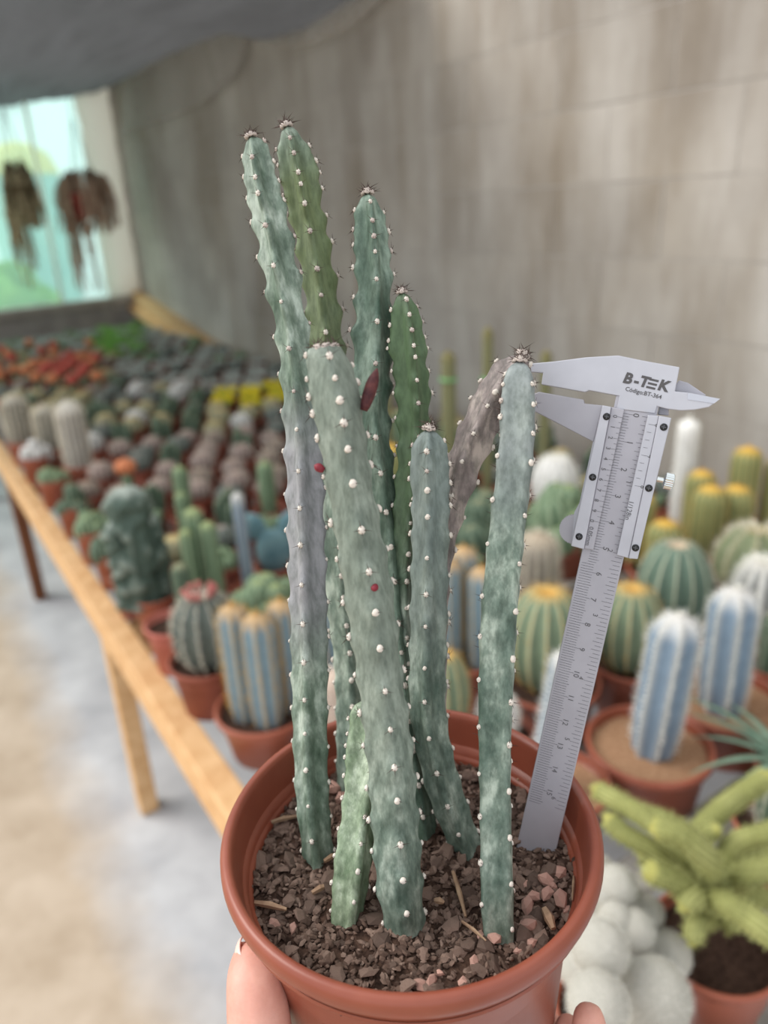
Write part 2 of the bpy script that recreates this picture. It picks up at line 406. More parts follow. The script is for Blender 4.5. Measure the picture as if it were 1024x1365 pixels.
for upper, lower in (([(166, 108), (220, 74), (290, 45), (318, 40), (333, 46)], [(168, 178), (242, 153), (289, 127), (322, 92), (334, 52)]),
                     ([(336, 50), (370, 47), (410, 34), (462, 0), (520, -40)], [(338, 56), (375, 66), (430, 58), (485, 28), (530, -20)])):
    v = []; n1_, n2_ = 30, 10
    up_, _ = spline([(x, y, 0) for x, y in upper], 1.0); lo_, _ = spline([(x, y, 0) for x, y in lower], 1.0)
    for i in range(n1_ + 1):
        p, q = up_[int((len(up_) - 1) * i / n1_)], lo_[int((len(lo_) - 1) * i / n1_)]
        for j in range(n2_ + 1):
            x, y = p[:2] + (q[:2] - p[:2]) * j / n2_
            g = j / n2_
            v.append(at_plane(x, y, wp, N) - N * (.004 + .03 * math.sin(PI * g * .8) + .003 * math.sin(i * 1.3)))
    f = [(i * (n2_ + 1) + j, (i + 1) * (n2_ + 1) + j, (i + 1) * (n2_ + 1) + j + 1, i * (n2_ + 1) + j + 1) for i in range(n1_) for j in range(n2_)]
    link('film_swag', mesh_data('film_swag', v, f, [M_film]), ceil)

# ------------------------------------------------------------------ bench
bench = thing('display_bench', 'long pine bench with grey slats carrying the rows of potted cacti', 'bench', tb(3, .7, 0))
BO = np.array(bench.location)
def bpart(name, c, d, mat, bv=.004):
    mb = MB(); mb.box((0, 0, 0), d); o = mb.build(name, mat, bench, c - BO, smooth=False); o.rotation_euler = (0, 0, RZB); bevel(o, bv, 2); return o
bpart('front_rail', tb(3.2, -.024, ZT - .022), (6.0, .048, .044), M_pine)
bpart('rail_lip', tb(3.2, -.035, ZT - .058), (6.0, .026, .03), M_pine, .003)
bpart('batten', tb(3.2, .075, ZT - .022), (6.0, .05, .03), M_grey_wood)
bpart('batten', tb(3.2, 1.38, ZT - .035), (6.0, .06, .05), M_grey_wood)
bpart('batten', tb(3.2, .75, ZT - .055), (6.0, .06, .05), M_grey_wood)
mb = MB(); mb.box((0, 0, 0), (.05, 1.36, .018)); sd = mb.data('slat', M_grey_wood, smooth=False)
a = .25
while a < A_END - .25:
    o = link('slat', sd, bench, tb(a, .72, ZT - .0095) - BO, RZB); a += .105
legp = at_z(180, 1085, 0); legp2 = at_z(51, 798, 0)
la, la2 = float(legp @ U), float(legp2 @ U)
k = 0
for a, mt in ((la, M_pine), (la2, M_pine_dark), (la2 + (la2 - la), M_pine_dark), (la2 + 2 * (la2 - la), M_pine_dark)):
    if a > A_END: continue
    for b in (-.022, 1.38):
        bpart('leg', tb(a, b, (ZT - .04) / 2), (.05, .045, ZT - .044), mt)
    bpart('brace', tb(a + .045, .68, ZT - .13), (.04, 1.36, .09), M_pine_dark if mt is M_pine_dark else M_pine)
# rail that runs along the foot of the wall at the back of the bench
pa, pb = at_plane(172, 392, P_wall - N * .05, N), at_plane(318, 496, P_wall - N * .05, N)
d_ = unit(pb - pa); pb = pb + d_ * .9
up_ = unit(np.cross(N, d_)); up_ = up_ if up_[2] > 0 else -up_
mb = MB(); L = np.linalg.norm(pb - pa); mb.box((pa + pb) / 2, (L, .09, .13), (d_, N, up_)); mb.box((pa + pb) / 2 + up_ * -.045 - N * .06, (L, .05, .045), (d_, N, up_))
o = mb.build('wall_rail', M_pine, None, smooth=False); bevel(o, .006)
tag(o, 'sloping pine rail fixed to the foot of the block wall', 'rail')

# ================================================================== the plant held in front of the camera
POT = CAM + np.array([0.0037285, 0.23389268, -0.2272744])     # centre of the rim
RP = 0.075
SOIL_DZ = -0.023
HP = .125
root = thing('potted_cactus', 'blue-green angular cactus with tall spiny stems in a brown plastic pot held by a hand', 'cactus', POT - ZV * HP)
RO = np.array(root.location)
def loc(P): return np.array(P) - RO
t = NT('brown_pot_plastic'); n = t.noise(t.coord(), 25, 4); n2 = t.noise(t.coord('Object', (1, 1, 6)), 40, 2)
c = t.ramp(n, [(.3, (128, 63, 46)), (.7, (147, 79, 59))]); t.bump(n2, .06, .001)
M_pot = t.done(c, .36, .5)
mb = MB(); r = RP
prof = [(.0005, 0), (.050, 0), (.0525, .002), (.0655, HP - .021), (.0668, HP - .0155), (.0705, HP - .0150), (.0712, HP - .0142), (.0716, HP - .012), (.0728, HP - .0105),
        (.0742, HP - .0085), (.0750, HP - .0055), (.0748, HP - .0025), (.0738, HP - .0006), (.0724, HP), (.0708, HP - .0006), (.0700, HP - .0022), (.0694, HP - .005),
        (.0672, HP - .018), (.0668, HP - .0195), (.0648, HP - .0202), (.0642, HP - .022), (.0600, .03), (.0005, .03)]
mb.lathe(prof, 96); pot = mb.build('pot', M_pot, root)
mb = MB(); mb.lathe([(.0706, HP - .0150), (.0715, HP - .0158), (.0719, HP - .0150), (.0714, HP - .0140)], 96); mb.build('mould_line', M_pot, pot)

# soil with bark chips, gravel and splinters
v = [(0, 0, 0)]; f = []; nr, nt = 26, 64
def soilz(x, y):
    return SOIL_DZ + HP + .0022 * mnoise.noise((x * 60, y * 60, 0)) + .0015 * mnoise.noise((x * 160, y * 160, 4))
v = [(0, 0, soilz(0, 0))]
for i in range(1, nr + 1):
    for j in range(nt):
        rr = .0655 * i / nr; x, y = rr * math.cos(2 * PI * j / nt), rr * math.sin(2 * PI * j / nt); v.append((x, y, soilz(x, y)))
f = [(0, 1 + j, 1 + (j + 1) % nt) for j in range(nt)] + [(1 + i * nt + j, 1 + (i + 1) * nt + j, 1 + (i + 1) * nt + (j + 1) % nt, 1 + i * nt + (j + 1) % nt) for i in range(nr - 1) for j in range(nt)]
soil = link('soil', mesh_data('soil', v, f, [M_soil]), root)
def rock(seed, sx, sy, sz):
    r_ = random.Random(seed); g = (1 + 5 ** .5) / 2
    V = [unit(p) for p in ((-1, g, 0), (1, g, 0), (-1, -g, 0), (1, -g, 0), (0, -1, g), (0, 1, g), (0, -1, -g), (0, 1, -g), (g, 0, -1), (g, 0, 1), (-g, 0, -1), (-g, 0, 1))]
    V = [p * r_.uniform(.68, 1.2) * (sx, sy, sz) for p in V]
    Fc = [(0, 11, 5), (0, 5, 1), (0, 1, 7), (0, 7, 10), (0, 10, 11), (1, 5, 9), (5, 11, 4), (11, 10, 2), (10, 7, 6), (7, 1, 8), (3, 9, 4), (3, 4, 2), (3, 2, 6), (3, 6, 8), (3, 8, 9), (4, 9, 5), (2, 4, 11), (6, 2, 10), (8, 6, 7), (9, 8, 1)]
    return V, Fc
chipd = [mesh_data('bark_chip', *rock(i, 1, rnd.uniform(.5, .85), rnd.uniform(.22, .42)), [M_bark], smooth=False) for i in range(10)]
stoned = [mesh_data('pebble', *rock(50 + i, 1, rnd.uniform(.65, .9), rnd.uniform(.5, .8)), [M_stone], smooth=False) for i in range(6)]
bases = []
def free(x, y, g=.006): return all((x - bx) ** 2 + (y - by) ** 2 > (br + g * .3) ** 2 for bx, by, br in bases)
for px, py in ((425, 1145), (470, 1055), (563, 1112), (540, 1233), (463, 1220), (620, 1128), (665, 1243), (556, 1100)):
    p = at_z(px, py, POT[2] + SOIL_DZ) - RO; bases.append((p[0], p[1], .0062))
pc = at_z(722, 1140, POT[2] + SOIL_DZ) - RO; bases.append((pc[0], pc[1], .007))
cnt = 0; tries = 0
while cnt < 285 and tries < 5000:
    tries += 1
    rr = .0635 * math.sqrt(rnd.random()); a = rnd.uniform(0, 2 * PI); x, y = rr * math.cos(a), rr * math.sin(a)
    if rnd.random() > .35 + .65 * (0.065 - y) / .13 or not free(x, y): continue
    s = rnd.choice((.0024, .0029, .0034, .0042, .0052))
    o = link('bark_chip', rnd.choice(chipd), soil, (x, y, soilz(x, y) + s * .28)); o.scale = (s,) * 3
    o.rotation_euler = (rnd.gauss(0, .4), rnd.gauss(0, .4), rnd.uniform(0, 2 * PI)); cnt += 1
mb = MB(); rocks = [rock(200 + i, 1, rnd.uniform(.4, .9), rnd.uniform(.25, .5)) for i in range(14)]
for i in range(4400):
    rr = .0655 * math.sqrt(rnd.random()); a = rnd.uniform(0, 2 * PI); x, y = rr * math.cos(a), rr * math.sin(a)
    V, Fc = rnd.choice(rocks); s = rnd.choice((.0010, .0014, .0018, .0023))
    R_ = np.array(Matrix.Rotation(rnd.uniform(0, 6.3), 3, 'Z') @ Matrix.Rotation(rnd.gauss(0, .5), 3, 'X') @ Matrix.Rotation(rnd.gauss(0, .5), 3, 'Y'))
    g = rnd.random()
    mb.add([R_ @ (p * s) + (x, y, soilz(x, y) + s * .3) for p in V], Fc, 0, [(g, g, g, 1)] * 12)
t = NT('bark_crumb'); at = t.node('ShaderNodeAttribute', attribute_name='k'); n = t.noise(t.coord(), 300, 3)
c = t.mix(.4, t.ramp(at.outputs['Fac'], [(.0, (56, 42, 37)), (.55, (104, 84, 74)), (1, (150, 128, 116))]), t.ramp(n, [(.3, (50, 38, 32)), (.7, (120, 98, 86))]))
M_crumb = t.done(c, .9, .15)
mb.build('bark_crumb', M_crumb, soil, smooth=False, k=True, kind='stuff')
for px, py, s in ((703, 1207, 15), (748, 1199, 15), (729, 1190, 12), (745, 1163, 13), (727, 1174, 12), (711, 1195, 10), (705, 1233, 14), (709, 1256, 9), (657, 1251, 14), (560, 1309, 12), (576, 1306, 12), (633, 1280, 11),
                  (618, 1306, 10), (586, 1295, 8), (690, 1265, 8), (445, 1050, 13), (456, 1067, 12), (738, 1180, 8), (755, 1210, 8), (640, 1245, 8), (700, 1180, 8), (366, 1228, 10), (390, 1233, 9)):
    p = at_z(px, py, POT[2] + SOIL_DZ + .002); q = p - RO; s = s * depth(p) / F * .98
    o = link('pebble', rnd.choice(stoned), soil, (q[0], q[1], soilz(q[0], q[1]) + s * .45)); o.scale = (s,) * 3; o.rotation_euler = (rnd.uniform(-.4, .4), rnd.uniform(-.4, .4), rnd.uniform(0, 6))
for (x0, y0), (x1, y1), w in (((604, 1162), (621, 1222), .0011), ((340, 1203), (382, 1212), .0014), ((362, 1096), (396, 1088), .0012), ((616, 1228), (648, 1254), .0007), ((726, 1212), (738, 1238), .0020), ((765, 1168), (763, 1200), .0006),
                            ((416, 1190), (438, 1180), .0013), ((432, 1148), (452, 1138), .0012), ((690, 1040), (704, 1022), .0007), ((580, 1200), (592, 1203), .0014)):
    p, q = (at_z(x, y, POT[2] + SOIL_DZ + .0035) - RO for x, y in ((x0, y0), (x1, y1)))
    mb = MB(); mb.tube([p, (p + q) / 2 + (0, 0, .0006), q], [w * .7, w, w * .5], 5); mb.build('splinter', M_straw, soil, smooth=False)

# ---- stems
def stemmat(name, c1, c2, c3, tint=None, tz=None, rl=110):
    """mottled waxy skin; tint colours a stretch of the stem's length (old corky or fresh growth)"""
    t = NT(name); a = t.node('ShaderNodeAttribute', attribute_name='k'); sp = t.node('ShaderNodeSeparateColor'); t.link(a.outputs['Color'], sp.inputs[0])
    n1 = t.noise(t.coord('Object', (1, 1, .45)), 110, 5, .65); n2 = t.noise(t.coord('Object', (1, 1, .35)), 380, 4, .6); n3 = t.noise(t.coord(), 30, 3)
    c = t.ramp(n1, [(.34, c1), (.50, c2), (.64, c3)])
    fine = t.ramp(n2, [(.34, (128, 138, 130)), (.60, (255, 255, 255))])
    c = t.mix(.55, c, fine, 'MULTIPLY')
    if tint:
        stops = [(p, (v * 255,) * 3) for p, v in tz]
        w = t.ramp(sp.outputs[1], stops); ww = t.mix(.75, w, n3, 'MULTIPLY')
        sc = t.node('ShaderNodeMath', operation='MULTIPLY'); sc.inputs[1].default_value = 1.9; sc.use_clamp = True; t.link(ww, sc.inputs[0])
        tn = t.mix(.5, tint, fine, 'MULTIPLY')
        c = t.mix(sc.outputs[0], c, tn)
    t.bump(n2, .12, .0006)
    return t.done(c, .55, .35)
GREEN = ((80, 100, 84), (122, 138, 124), (174, 186, 174))
BLUE = ((80, 99, 88), (120, 136, 124), (172, 184, 171))
M_st = {
 'A': stemmat('skin_grey_green', *GREEN, tint=(146, 146, 150), tz=[(.30, 0), (.42, .9), (.60, .9), (.70, 0)], rl=160),
 'B': stemmat('skin_fresh', *BLUE, rl=20, tint=(106, 120, 84), tz=[(.60, 0), (.72, .9), (.93, .9), (1, .3)]),
 'C': stemmat('skin_blue', (70, 92, 78), (100, 120, 106), (138, 156, 142), rl=30),
 'D': stemmat('skin_grey', *BLUE, tint=(128, 136, 126), tz=[(.20, 0), (.42, .75), (1, .8)]),
 'E': stemmat('skin_green', *BLUE, rl=20, tint=(86, 108, 78), tz=[(.45, 0), (.62, .9), (.95, 1), (1, .8)]),
 'G': stemmat('skin_bluegrey', *BLUE, tint=(126, 136, 134), tz=[(.45, 0), (.60, .7), (1, .9)], rl=150),
 'H': stemmat('skin_bluegreen', *BLUE, tint=(146, 152, 152), tz=[(.70, 0), (.85, .8), (1, .9)]),
 'I': stemmat('skin_purple', (112, 101, 98), (146, 134, 131), (190, 176, 168), rl=140),
 'J': stemmat('skin_pale', (102, 122, 94), (144, 160, 134), (194, 206, 184)),
}
def areole_mesh(seed, wool, ns, sl):
    r_ = random.Random(seed); mb = MB()
    n, mm = 10, 5; v = []
    for i in range(mm + 1):
        ph = PI * i / mm
        for j in range(n):
            th = 2 * PI * j / n; kk = 1 + r_.uniform(-.12, .12)
            v.append((math.sin(ph) * math.cos(th) * kk, math.sin(ph) * math.sin(th) * kk * 1.1, math.cos(ph) * .62 * kk + .2))
    mb.add(v, [(i * n + j, (i + 1) * n + j, (i + 1) * n + (j + 1) % n, i * n + (j + 1) % n) for i in range(mm) for j in range(n)], 0)
    for i in range(ns):
        a = 2 * PI * i / ns + r_.uniform(-.4, .4)
        mb.spike((math.cos(a) * .35, math.sin(a) * .35, .45), (math.cos(a), math.sin(a) * 1.1, r_.uniform(.25, .8)), sl * r_.uniform(.7, 1.2), .17, 1)
    return mb
AR = [areole_mesh(i, 0, 4, 2.8) for i in range(3)]
AR_D = [a.data('areole', [M_wool, M_spine]) for a in AR]
AR_S = [areole_mesh(9 + i, 0, 5, 3.4) for i in range(3)]
AR_SD = [a.data('areole', [M_brownwool, M_spine]) for a in AR_S]
AR_N = [areole_mesh(19 + i, 0, 1, 1.5) for i in range(2)]
AR_ND = [a.data('areole', [M_wool, M_spine]) for a in AR_N]
N_AR = [0]
def make_stem(key, pts, d_base, d_top, phase=0.0, dep=.2, spacing=.0155, off=0.0, ar=.0012, tip=1.0, spiny=0.0, cut=False, bump=.10, btop=.40, hide=None, nr=4):
    pts = pts[::-1]                                                    # base first
    n = len(pts); L = [0]
    for i in range(1, n): L.append(L[-1] + math.hypot(pts[i][0] - pts[i - 1][0], pts[i][1] - pts[i - 1][1]))
    rows = []
    for (x, y, w), l in zip(pts, L):
        g = l / L[-1]; d = 1 / ((1 - g) / d_base + g / d_top)
        rows.append(tuple(at_depth(x, y, d)) + (w / 2 * d / F,))
    # run the base on into the soil
    b0 = np.array(rows[0]); b1 = np.array(rows[1]); ext = unit(b0[:3] - b1[:3])
    ext = unit(ext + np.array([0, 0, -.6])); rows.insert(0, tuple(b0[:3] + ext * .008) + (b0[3],))
    C, s = spline(rows, .0014)
    Np, Ns = 44, len(C); P = C[:, :3]; Rr = C[:, 3]
    th = np.linspace(0, 2 * PI, Np, endpoint=False); h4 = nr * (th - phase)
    ridge = (.5 + .5 * np.cos(h4)) ** 1.5
    prof = 1 - dep * (1 - ridge)
    scale = 1 / np.max(np.abs(prof * np.sin(th)))
    prof = prof * scale
    Lt = s[-1]
    ars = []                                                           # (s, angle)
    for q in range(nr):
        a = phase + q * 2 * PI / nr; s0 = off + (spacing * .5 if q % 2 else 0) + .004
        k_ = 0
        while s0 < Lt - .003:
            g = (Lt - s0)
            ars.append((s0 + rnd.uniform(-.08, .08) * spacing, a)); s0 += spacing * (1 if g > .05 else max(.45, g / .05)) * rnd.uniform(.93, 1.07)
    V = np.zeros((Ns, Np, 3)); K = np.zeros((Ns, Np, 4)); fr = []
    for i in range(Ns):
        tt = unit(P[min(i + 1, Ns - 1)] - P[max(i - 1, 0)]); view = unit(CAM - P[i])
        e2 = unit(view - tt * np.dot(view, tt)); e1 = np.cross(tt, e2)   # e2 faces the camera
        fr.append((tt, e1, e2))
        r_ = Rr[i] * prof * (1 + .015 * mnoise.noise((s[i] * 90, ord(key) % 13, 0)))
        end = (Lt - s[i]) / (Rr[i] * 1.2)
        if end < 1: r_ = r_ * (math.sqrt(max(0.02, 1 - (1 - end) ** 2)) if not cut else (1 if end > .22 else .55 + .45 * end / .22))
        for sa, a in ars:
            ds = (s[i] - sa) / (.0024 if s[i] > sa else .0044)
            if abs(ds) > 2.5: continue
            dth = (th - a + PI) % (2 * PI) - PI
            r_ = r_ + Rr[i] * (bump + btop * (s[i] / Lt) ** 2) * math.exp(-ds * ds) * np.exp(-(dth / .30) ** 2)
        V[i] = P[i] + r_[:, None] * (e1[None] * np.sin(th)[:, None] * -1 + e2[None] * np.cos(th)[:, None])
        K[i, :, 0] = ridge; K[i, :, 1] = s[i] / Lt; K[i, :, 3] = 1
    f = [(i * Np + j, i * Np + (j + 1) % Np, (i + 1) * Np + (j + 1) % Np, (i + 1) * Np + j) for i in range(Ns - 1) for j in range(Np)]
    f += [tuple((Ns - 1) * Np + j for j in range(Np))]
    o_s = P[0]
    so = link('stem', mesh_data('stem', V.reshape(-1, 3) - o_s, f, [M_st[key]], k=K.reshape(-1, 4)), root, loc(o_s))
    rear = MB()
    for sa, a in ars:
        i = int(np.clip(np.searchsorted(s, sa), 0, Ns - 1)); tt, e1, e2 = fr[i]
        j = int(round((a % (2 * PI)) / (2 * PI) * Np)) % Np
        p = V[i, j]; out = unit(e2 * math.cos(a) - e1 * math.sin(a) + tt * .25)
        if p[2] < POT[2] + SOIL_DZ + .001: continue
        yv = unit(tt - out * np.dot(tt, out)); xv = np.cross(yv, out)
        near_tip = (Lt - sa) < spiny
        sc = ar * rnd.uniform(.70, 1.05) * (.92 if near_tip else 1)
        if math.cos(a) < -.3 or (hide and hide(*proj(p))):
            src = AR[0]; Mx = np.column_stack([xv, yv, out]) * sc
            rear.add([Mx @ np.array(q) + p - o_s for q in src.v], src.f, 0); rear.mi[-len(src.f):] = src.mi
        else:
            me = rnd.choice(AR_SD if near_tip and rnd.random() < .4 else AR_D if near_tip or rnd.random() < .5 else AR_ND)
            o = link('areole', me, so); N_AR[0] += 1
            mm = Matrix.Identity(4)
            for r3 in range(3): mm[r3][0], mm[r3][1], mm[r3][2], mm[r3][3] = xv[r3] * sc, yv[r3] * sc, out[r3] * sc, (p - o_s)[r3] - out[r3] * sc * .05
            o.matrix_local = mm
    if rear.v: rear.build('rear_areoles', [M_wool, M_spine], so, kind='stuff')
    # the crown of young areoles at the tip
    tt, e1, e2 = fr[-2]; rt = Rr[-1] * tip
    ring = [(a, .62) for a in np.arange(0, 2 * PI, 2 * PI / (9 if cut else 6))] + ([(0.3, 0.05)] if not cut else [])
    for a, q in ring:
        up = (.10 if not cut else -.25) if q > .3 else .35
        p = P[-1] + rt * (q * (1.25 if cut else .8) * (e2 * math.cos(a) - e1 * math.sin(a)) + tt * up)
        out = unit(tt * .9 + (e2 * math.cos(a) - e1 * math.sin(a)) * q); yv = unit(np.cross(out, e1 + .2 * e2)); xv = np.cross(yv, out)
        sc = ar * (1.05 if not cut else .95) * rnd.uniform(.8, 1.2); o = link('areole', rnd.choice(AR_SD), so); mm = Matrix.Identity(4)
        for r3 in range(3): mm[r3][0], mm[r3][1], mm[r3][2], mm[r3][3] = xv[r3] * sc, yv[r3] * sc, out[r3] * sc, (p - o_s)[r3]
        o.matrix_local = mm
    return so, o_s, P, V, s, fr
def dsoil(x, y): return depth(at_z(x, y, POT[2] + SOIL_DZ))
R45 = PI / 4
make_stem('A', [(335, 182, 20), (341, 205, 27), (350, 250, 33), (362, 300, 39), (376, 370, 41), (390, 445, 39), (399, 520, 42), (405, 600, 46), (408, 700, 46), (411, 800, 47), (413, 900, 46), (414, 1000, 44), (418, 1080, 42), (425, 1143, 40)],
          dsoil(425, 1143), .272, phase=.22, spacing=.0150, spiny=.10, dep=.30, ar=.00105)
make_stem('B', [(382, 168, 20), (389, 192, 29), (399, 235, 34), (412, 300, 37), (425, 370, 38), (434, 440, 40), (440, 520, 42), (446, 620, 44), (452, 720, 44), (458, 800, 44), (467, 880, 42), (470, 960, 42), (470, 1052, 40)],
          dsoil(470, 1052), .288, phase=.0, spacing=.0125, spiny=.11, dep=.24, ar=.00115, hide=lambda x, y: 500 < y < 850)
make_stem('C', [(490, 258, 22), (492, 280, 28), (496, 330, 34), (499, 400, 42), (497, 470, 48), (494, 530, 46), (498, 590, 42), (508, 660, 40), (519, 740, 38), (530, 850, 36), (545, 980, 36), (557, 1060, 38), (563, 1112, 38)],
          dsoil(563, 1112), .286, phase=-.18, spacing=.0145, spiny=.08, dep=.26, ar=.00115, hide=lambda x, y: y > 760)
make_stem('E', [(536, 390, 20), (540, 420, 27), (545, 470, 34), (551, 540, 38), (551, 600, 36), (545, 660, 34), (540, 720, 32), (537, 790, 30), (538, 860, 30), (545, 950, 32), (553, 1040, 34), (556, 1098, 34)],
          dsoil(556, 1098), .284, phase=-.25, spacing=.0115, spiny=.06, dep=.26, ar=.00105, hide=lambda x, y: y > 920)
make_stem('I', [(697, 474, 26), (690, 486, 36), (672, 512, 46), (645, 560, 46), (624, 605, 44), (607, 655, 40), (594, 705, 34), (584, 760, 32), (580, 850, 30), (580, 960, 30), (582, 1080, 30)],
          dsoil(582, 1080), .277, phase=.15, spacing=.0150, dep=.26, ar=.0012, btop=.18, hide=lambda x, y: y > 740)
make_stem('G', [(572, 572, 24), (572, 585, 36), (573, 615, 44), (574, 700, 46), (572, 800, 47), (570, 900, 47), (571, 950, 46), (579, 1000, 45), (592, 1050, 45), (610, 1100, 42), (622, 1128, 40)],
          dsoil(622, 1128), .276, phase=.10, spacing=.0150, spiny=.02, dep=.30, ar=.00115, btop=.10)
make_stem('H', [(693, 482, 26), (692, 500, 36), (691, 540, 42), (689, 590, 45), (684, 640, 46), (677, 700, 46), (667, 800, 47), (662, 900, 46), (660, 1000, 42), (661, 1100, 41), (663, 1190, 43), (665, 1243, 40)],
          dsoil(665, 1243), .268, phase=R45 + .05, spacing=.0165, spiny=.015, dep=.20, ar=.00115, btop=.08)
make_stem('J', [(497, 930, 36), (490, 985, 38), (485, 1040, 42), (477, 1100, 44), (469, 1165, 46), (463, 1220, 40)],
          dsoil(463, 1220), .296, phase=-.35, spacing=.0105, dep=.24, ar=.0010, hide=lambda x, y: y < 985)
so, o_s, PD, VD, sD, fD = make_stem('D', [(433, 458, 36), (435, 474, 48), (441, 500, 55), (453, 560, 58), (465, 640, 57), (476, 700, 58), (493, 800, 61), (506, 900, 57), (519, 1000, 59), (527, 1100, 59), (533, 1180, 58), (540, 1233, 50)],
          dsoil(540, 1233), .243, phase=-.10, spacing=.0140, dep=.08, ar=.00135, cut=True, bump=.16, btop=0)
# flower buds on the thick stem
M_bud = noisy('bud_maroon', (58, 24, 30), (98, 52, 50), 300, .6)
M_redbud = noisy('bud_red', (112, 28, 42), (140, 52, 62), 300, .5)
dD = float(np.interp(540, [458, 1233], [.243, .280]))
p0, p1 = at_depth(485, 547, .2445), at_depth(503, 491, .2445)
mb = MB(); mb.tube([p0 + (p1 - p0) * g - o_s for g in (0, .12, .35, .6, .75, .9, 1)], [.0012, .0017, .0021, .0021, .0018, .0010, .0002], 12); o = mb.build('flower_bud', M_bud, so); o['label'] = 'pointed dark maroon flower bud'
mb = MB(); q0, q1 = at_depth(432, 627, .249), at_depth(419, 620, .249); mb.tube([q0 + (q1 - q0) * g - o_s for g in (0, .3, .6, .85, 1)], [.0009, .0014, .0015, .0010, .0002], 10); o = mb.build('flower_bud', M_redbud, so); o['label'] = 'tiny red flower bud'
i = int(np.argmin([abs(proj(p)[1] - 782) for p in PD])); tt, e1, e2 = fD[i]; p = PD[i] + e2 * (.0066) - o_s + unit(e1) * 0
fx = at_depth(499, 782, depth(PD[i] + e2 * .0066)) - o_s
mb = MB(); mb.tube([fx - e2 * .001, fx + e2 * .0010, fx + e2 * .0020, fx + e2 * .0026], [.0014, .0014, .0011, .0002], 10); o = mb.build('flower_bud', M_redbud, so); o['label'] = 'tiny red flower bud'

# ================================================================== vernier caliper standing in the pot
C0, C15 = at_depth(848.6, 553.8, .282), at_depth(734.7, 1056.5, .3085)
cv = unit(C15 - C0); viewd = unit(CAM - (C0 + C15) / 2); cn = unit(viewd - cv * np.dot(viewd, cv)); cw = np.cross(cn, cv); cw = cw if cw @ RT > 0 else -cw
cn = np.cross(cv, cw); cn = cn if cn @ viewd > 0 else -cn
CM = np.linalg.norm(C15 - C0) / 15
t = NT('brushed_steel'); n = t.noise(t.geo((1, 1, 1)), 900, 3); n2 = t.noise(t.geo(), 60, 3)
c = t.mix(n2, (168, 168, 176), (192, 192, 200)); t.bump(n, .05, .0002)
M_steel = t.done(c, .48, .5, .45)
t = NT('satin_bar'); n2 = t.noise(t.geo(), 70, 3); c = t.mix(n2, (158, 156, 164), (176, 174, 182)); M_bar = t.done(c, .5, .45, .35)
M_chrome = NT('chrome').done((214, 218, 218), .14, .5, 1.0)
M_ink = NT('engraved_ink').done((86, 84, 86), .7, .2)
M_screw = NT('black_screw').done((28, 28, 30), .4, .5, .3)
def cpx(x, y, h=0.0): return at_plane(x, y, C0, cn) + cn * h          # a photo pixel on the caliper's face
def z4(x, y): return 680 + x / 3.25, 440 + y / 3.25
cal = thing('vernier_caliper', 'silver vernier caliper standing upright in the pot with its jaws against a stem', 'caliper', at_plane(718, 1150, C0, cn))
CO = np.array(cal.location)
def cpoly(name, pts, h0, h1, mat, parent=cal, bv=.0003, zoom=True):
    P = [cpx(*(z4(*p) if zoom else p)) + cn * h1 - CO for p in pts]
    mb = MB(); mb.prism(P, cn * (h0 - h1)); o = mb.build(name, mat, parent, smooth=False)
    if bv: bevel(o, bv, 2)
    return o
def onbar(w, l, h=0.0): return C0 + cw * w * CM + cv * l * CM + cn * h     # bar coordinates in scale centimetres
# main beam: edges from the photo, kept parallel
W_L, W_R = -.84, .68
def cbox(name, w0, w1, l0, l1, h0, h1, mat, parent=cal, bv=.0003):
    mb = MB(); mb.prism([onbar(w0, l0, h1) - CO, onbar(w0, l1, h1) - CO, onbar(w1, l1, h1) - CO, onbar(w1, l0, h1) - CO], cn * (h0 - h1)); o = mb.build(name, mat, parent, smooth=False)
    if bv: bevel(o, bv, 2)
    return o
l_end = float((at_plane(718, 1155, C0, cn) - C0) @ cv / CM) + 1.0
beam = cbox('beam', W_L, W_R, -.9, l_end, -.0030, 0, M_bar)
fixed = cpoly('fixed_jaw', [(60, 148), (200, 135), (330, 118), (470, 110), (575, 132), (735, 161), (715, 266), (780, 272), (910, 298), (862, 334), (800, 346), (740, 349), (680, 342), (637, 331), (628, 362), (462, 342), (473, 286), (342, 262), (326, 270), (136, 236), (143, 186), (60, 180)], -.0030, .0004, M_steel)
cpoly('jaw_bevel', [(770, 271), (910, 298), (884, 318), (768, 301)], .0003, .0006, NT('polished_edge').done((186, 186, 194), .2, .5, .8), fixed, 0)
slider = cpoly('slider', [(401, 326), (440, 333), (322, 945), (266, 930)], -.0055, .0030, M_steel)
cpoly('vernier_plate', [(440, 333), (496, 345), (362, 951), (322, 944)], .0004, .0016, M_bar, slider)
cpoly('inch_plate', [(597, 368), (645, 371), (514, 984), (462, 971)], .0004, .0024, M_steel, slider)
cpoly('clamp_plate', [(645, 371), (698, 381), (553, 987), (514, 984)], -.0055, .0030, M_steel, slider)
cpoly('back_plate', [(401, 326), (698, 381), (553, 987), (266, 930)], -.0060, -.0040, M_steel, slider)
cpoly('moving_jaw', [(70, 290), (125, 267), (318, 301), (322, 318), (402, 326), (362, 486), (100, 350), (70, 335)], -.0050, -.0008, M_bar, slider)
cpoly('inside_jaw', [(690, 370), (640, 366), (650, 325), (735, 215), (775, 226), (855, 280), (800, 320), (690, 340)], -.0055, -.0038, M_bar, slider)
cpoly('edge_strip', [(362, 470), (401, 326), (266, 930), (278, 790), (300, 750)], -.0050, -.001, M_steel, slider, 0)
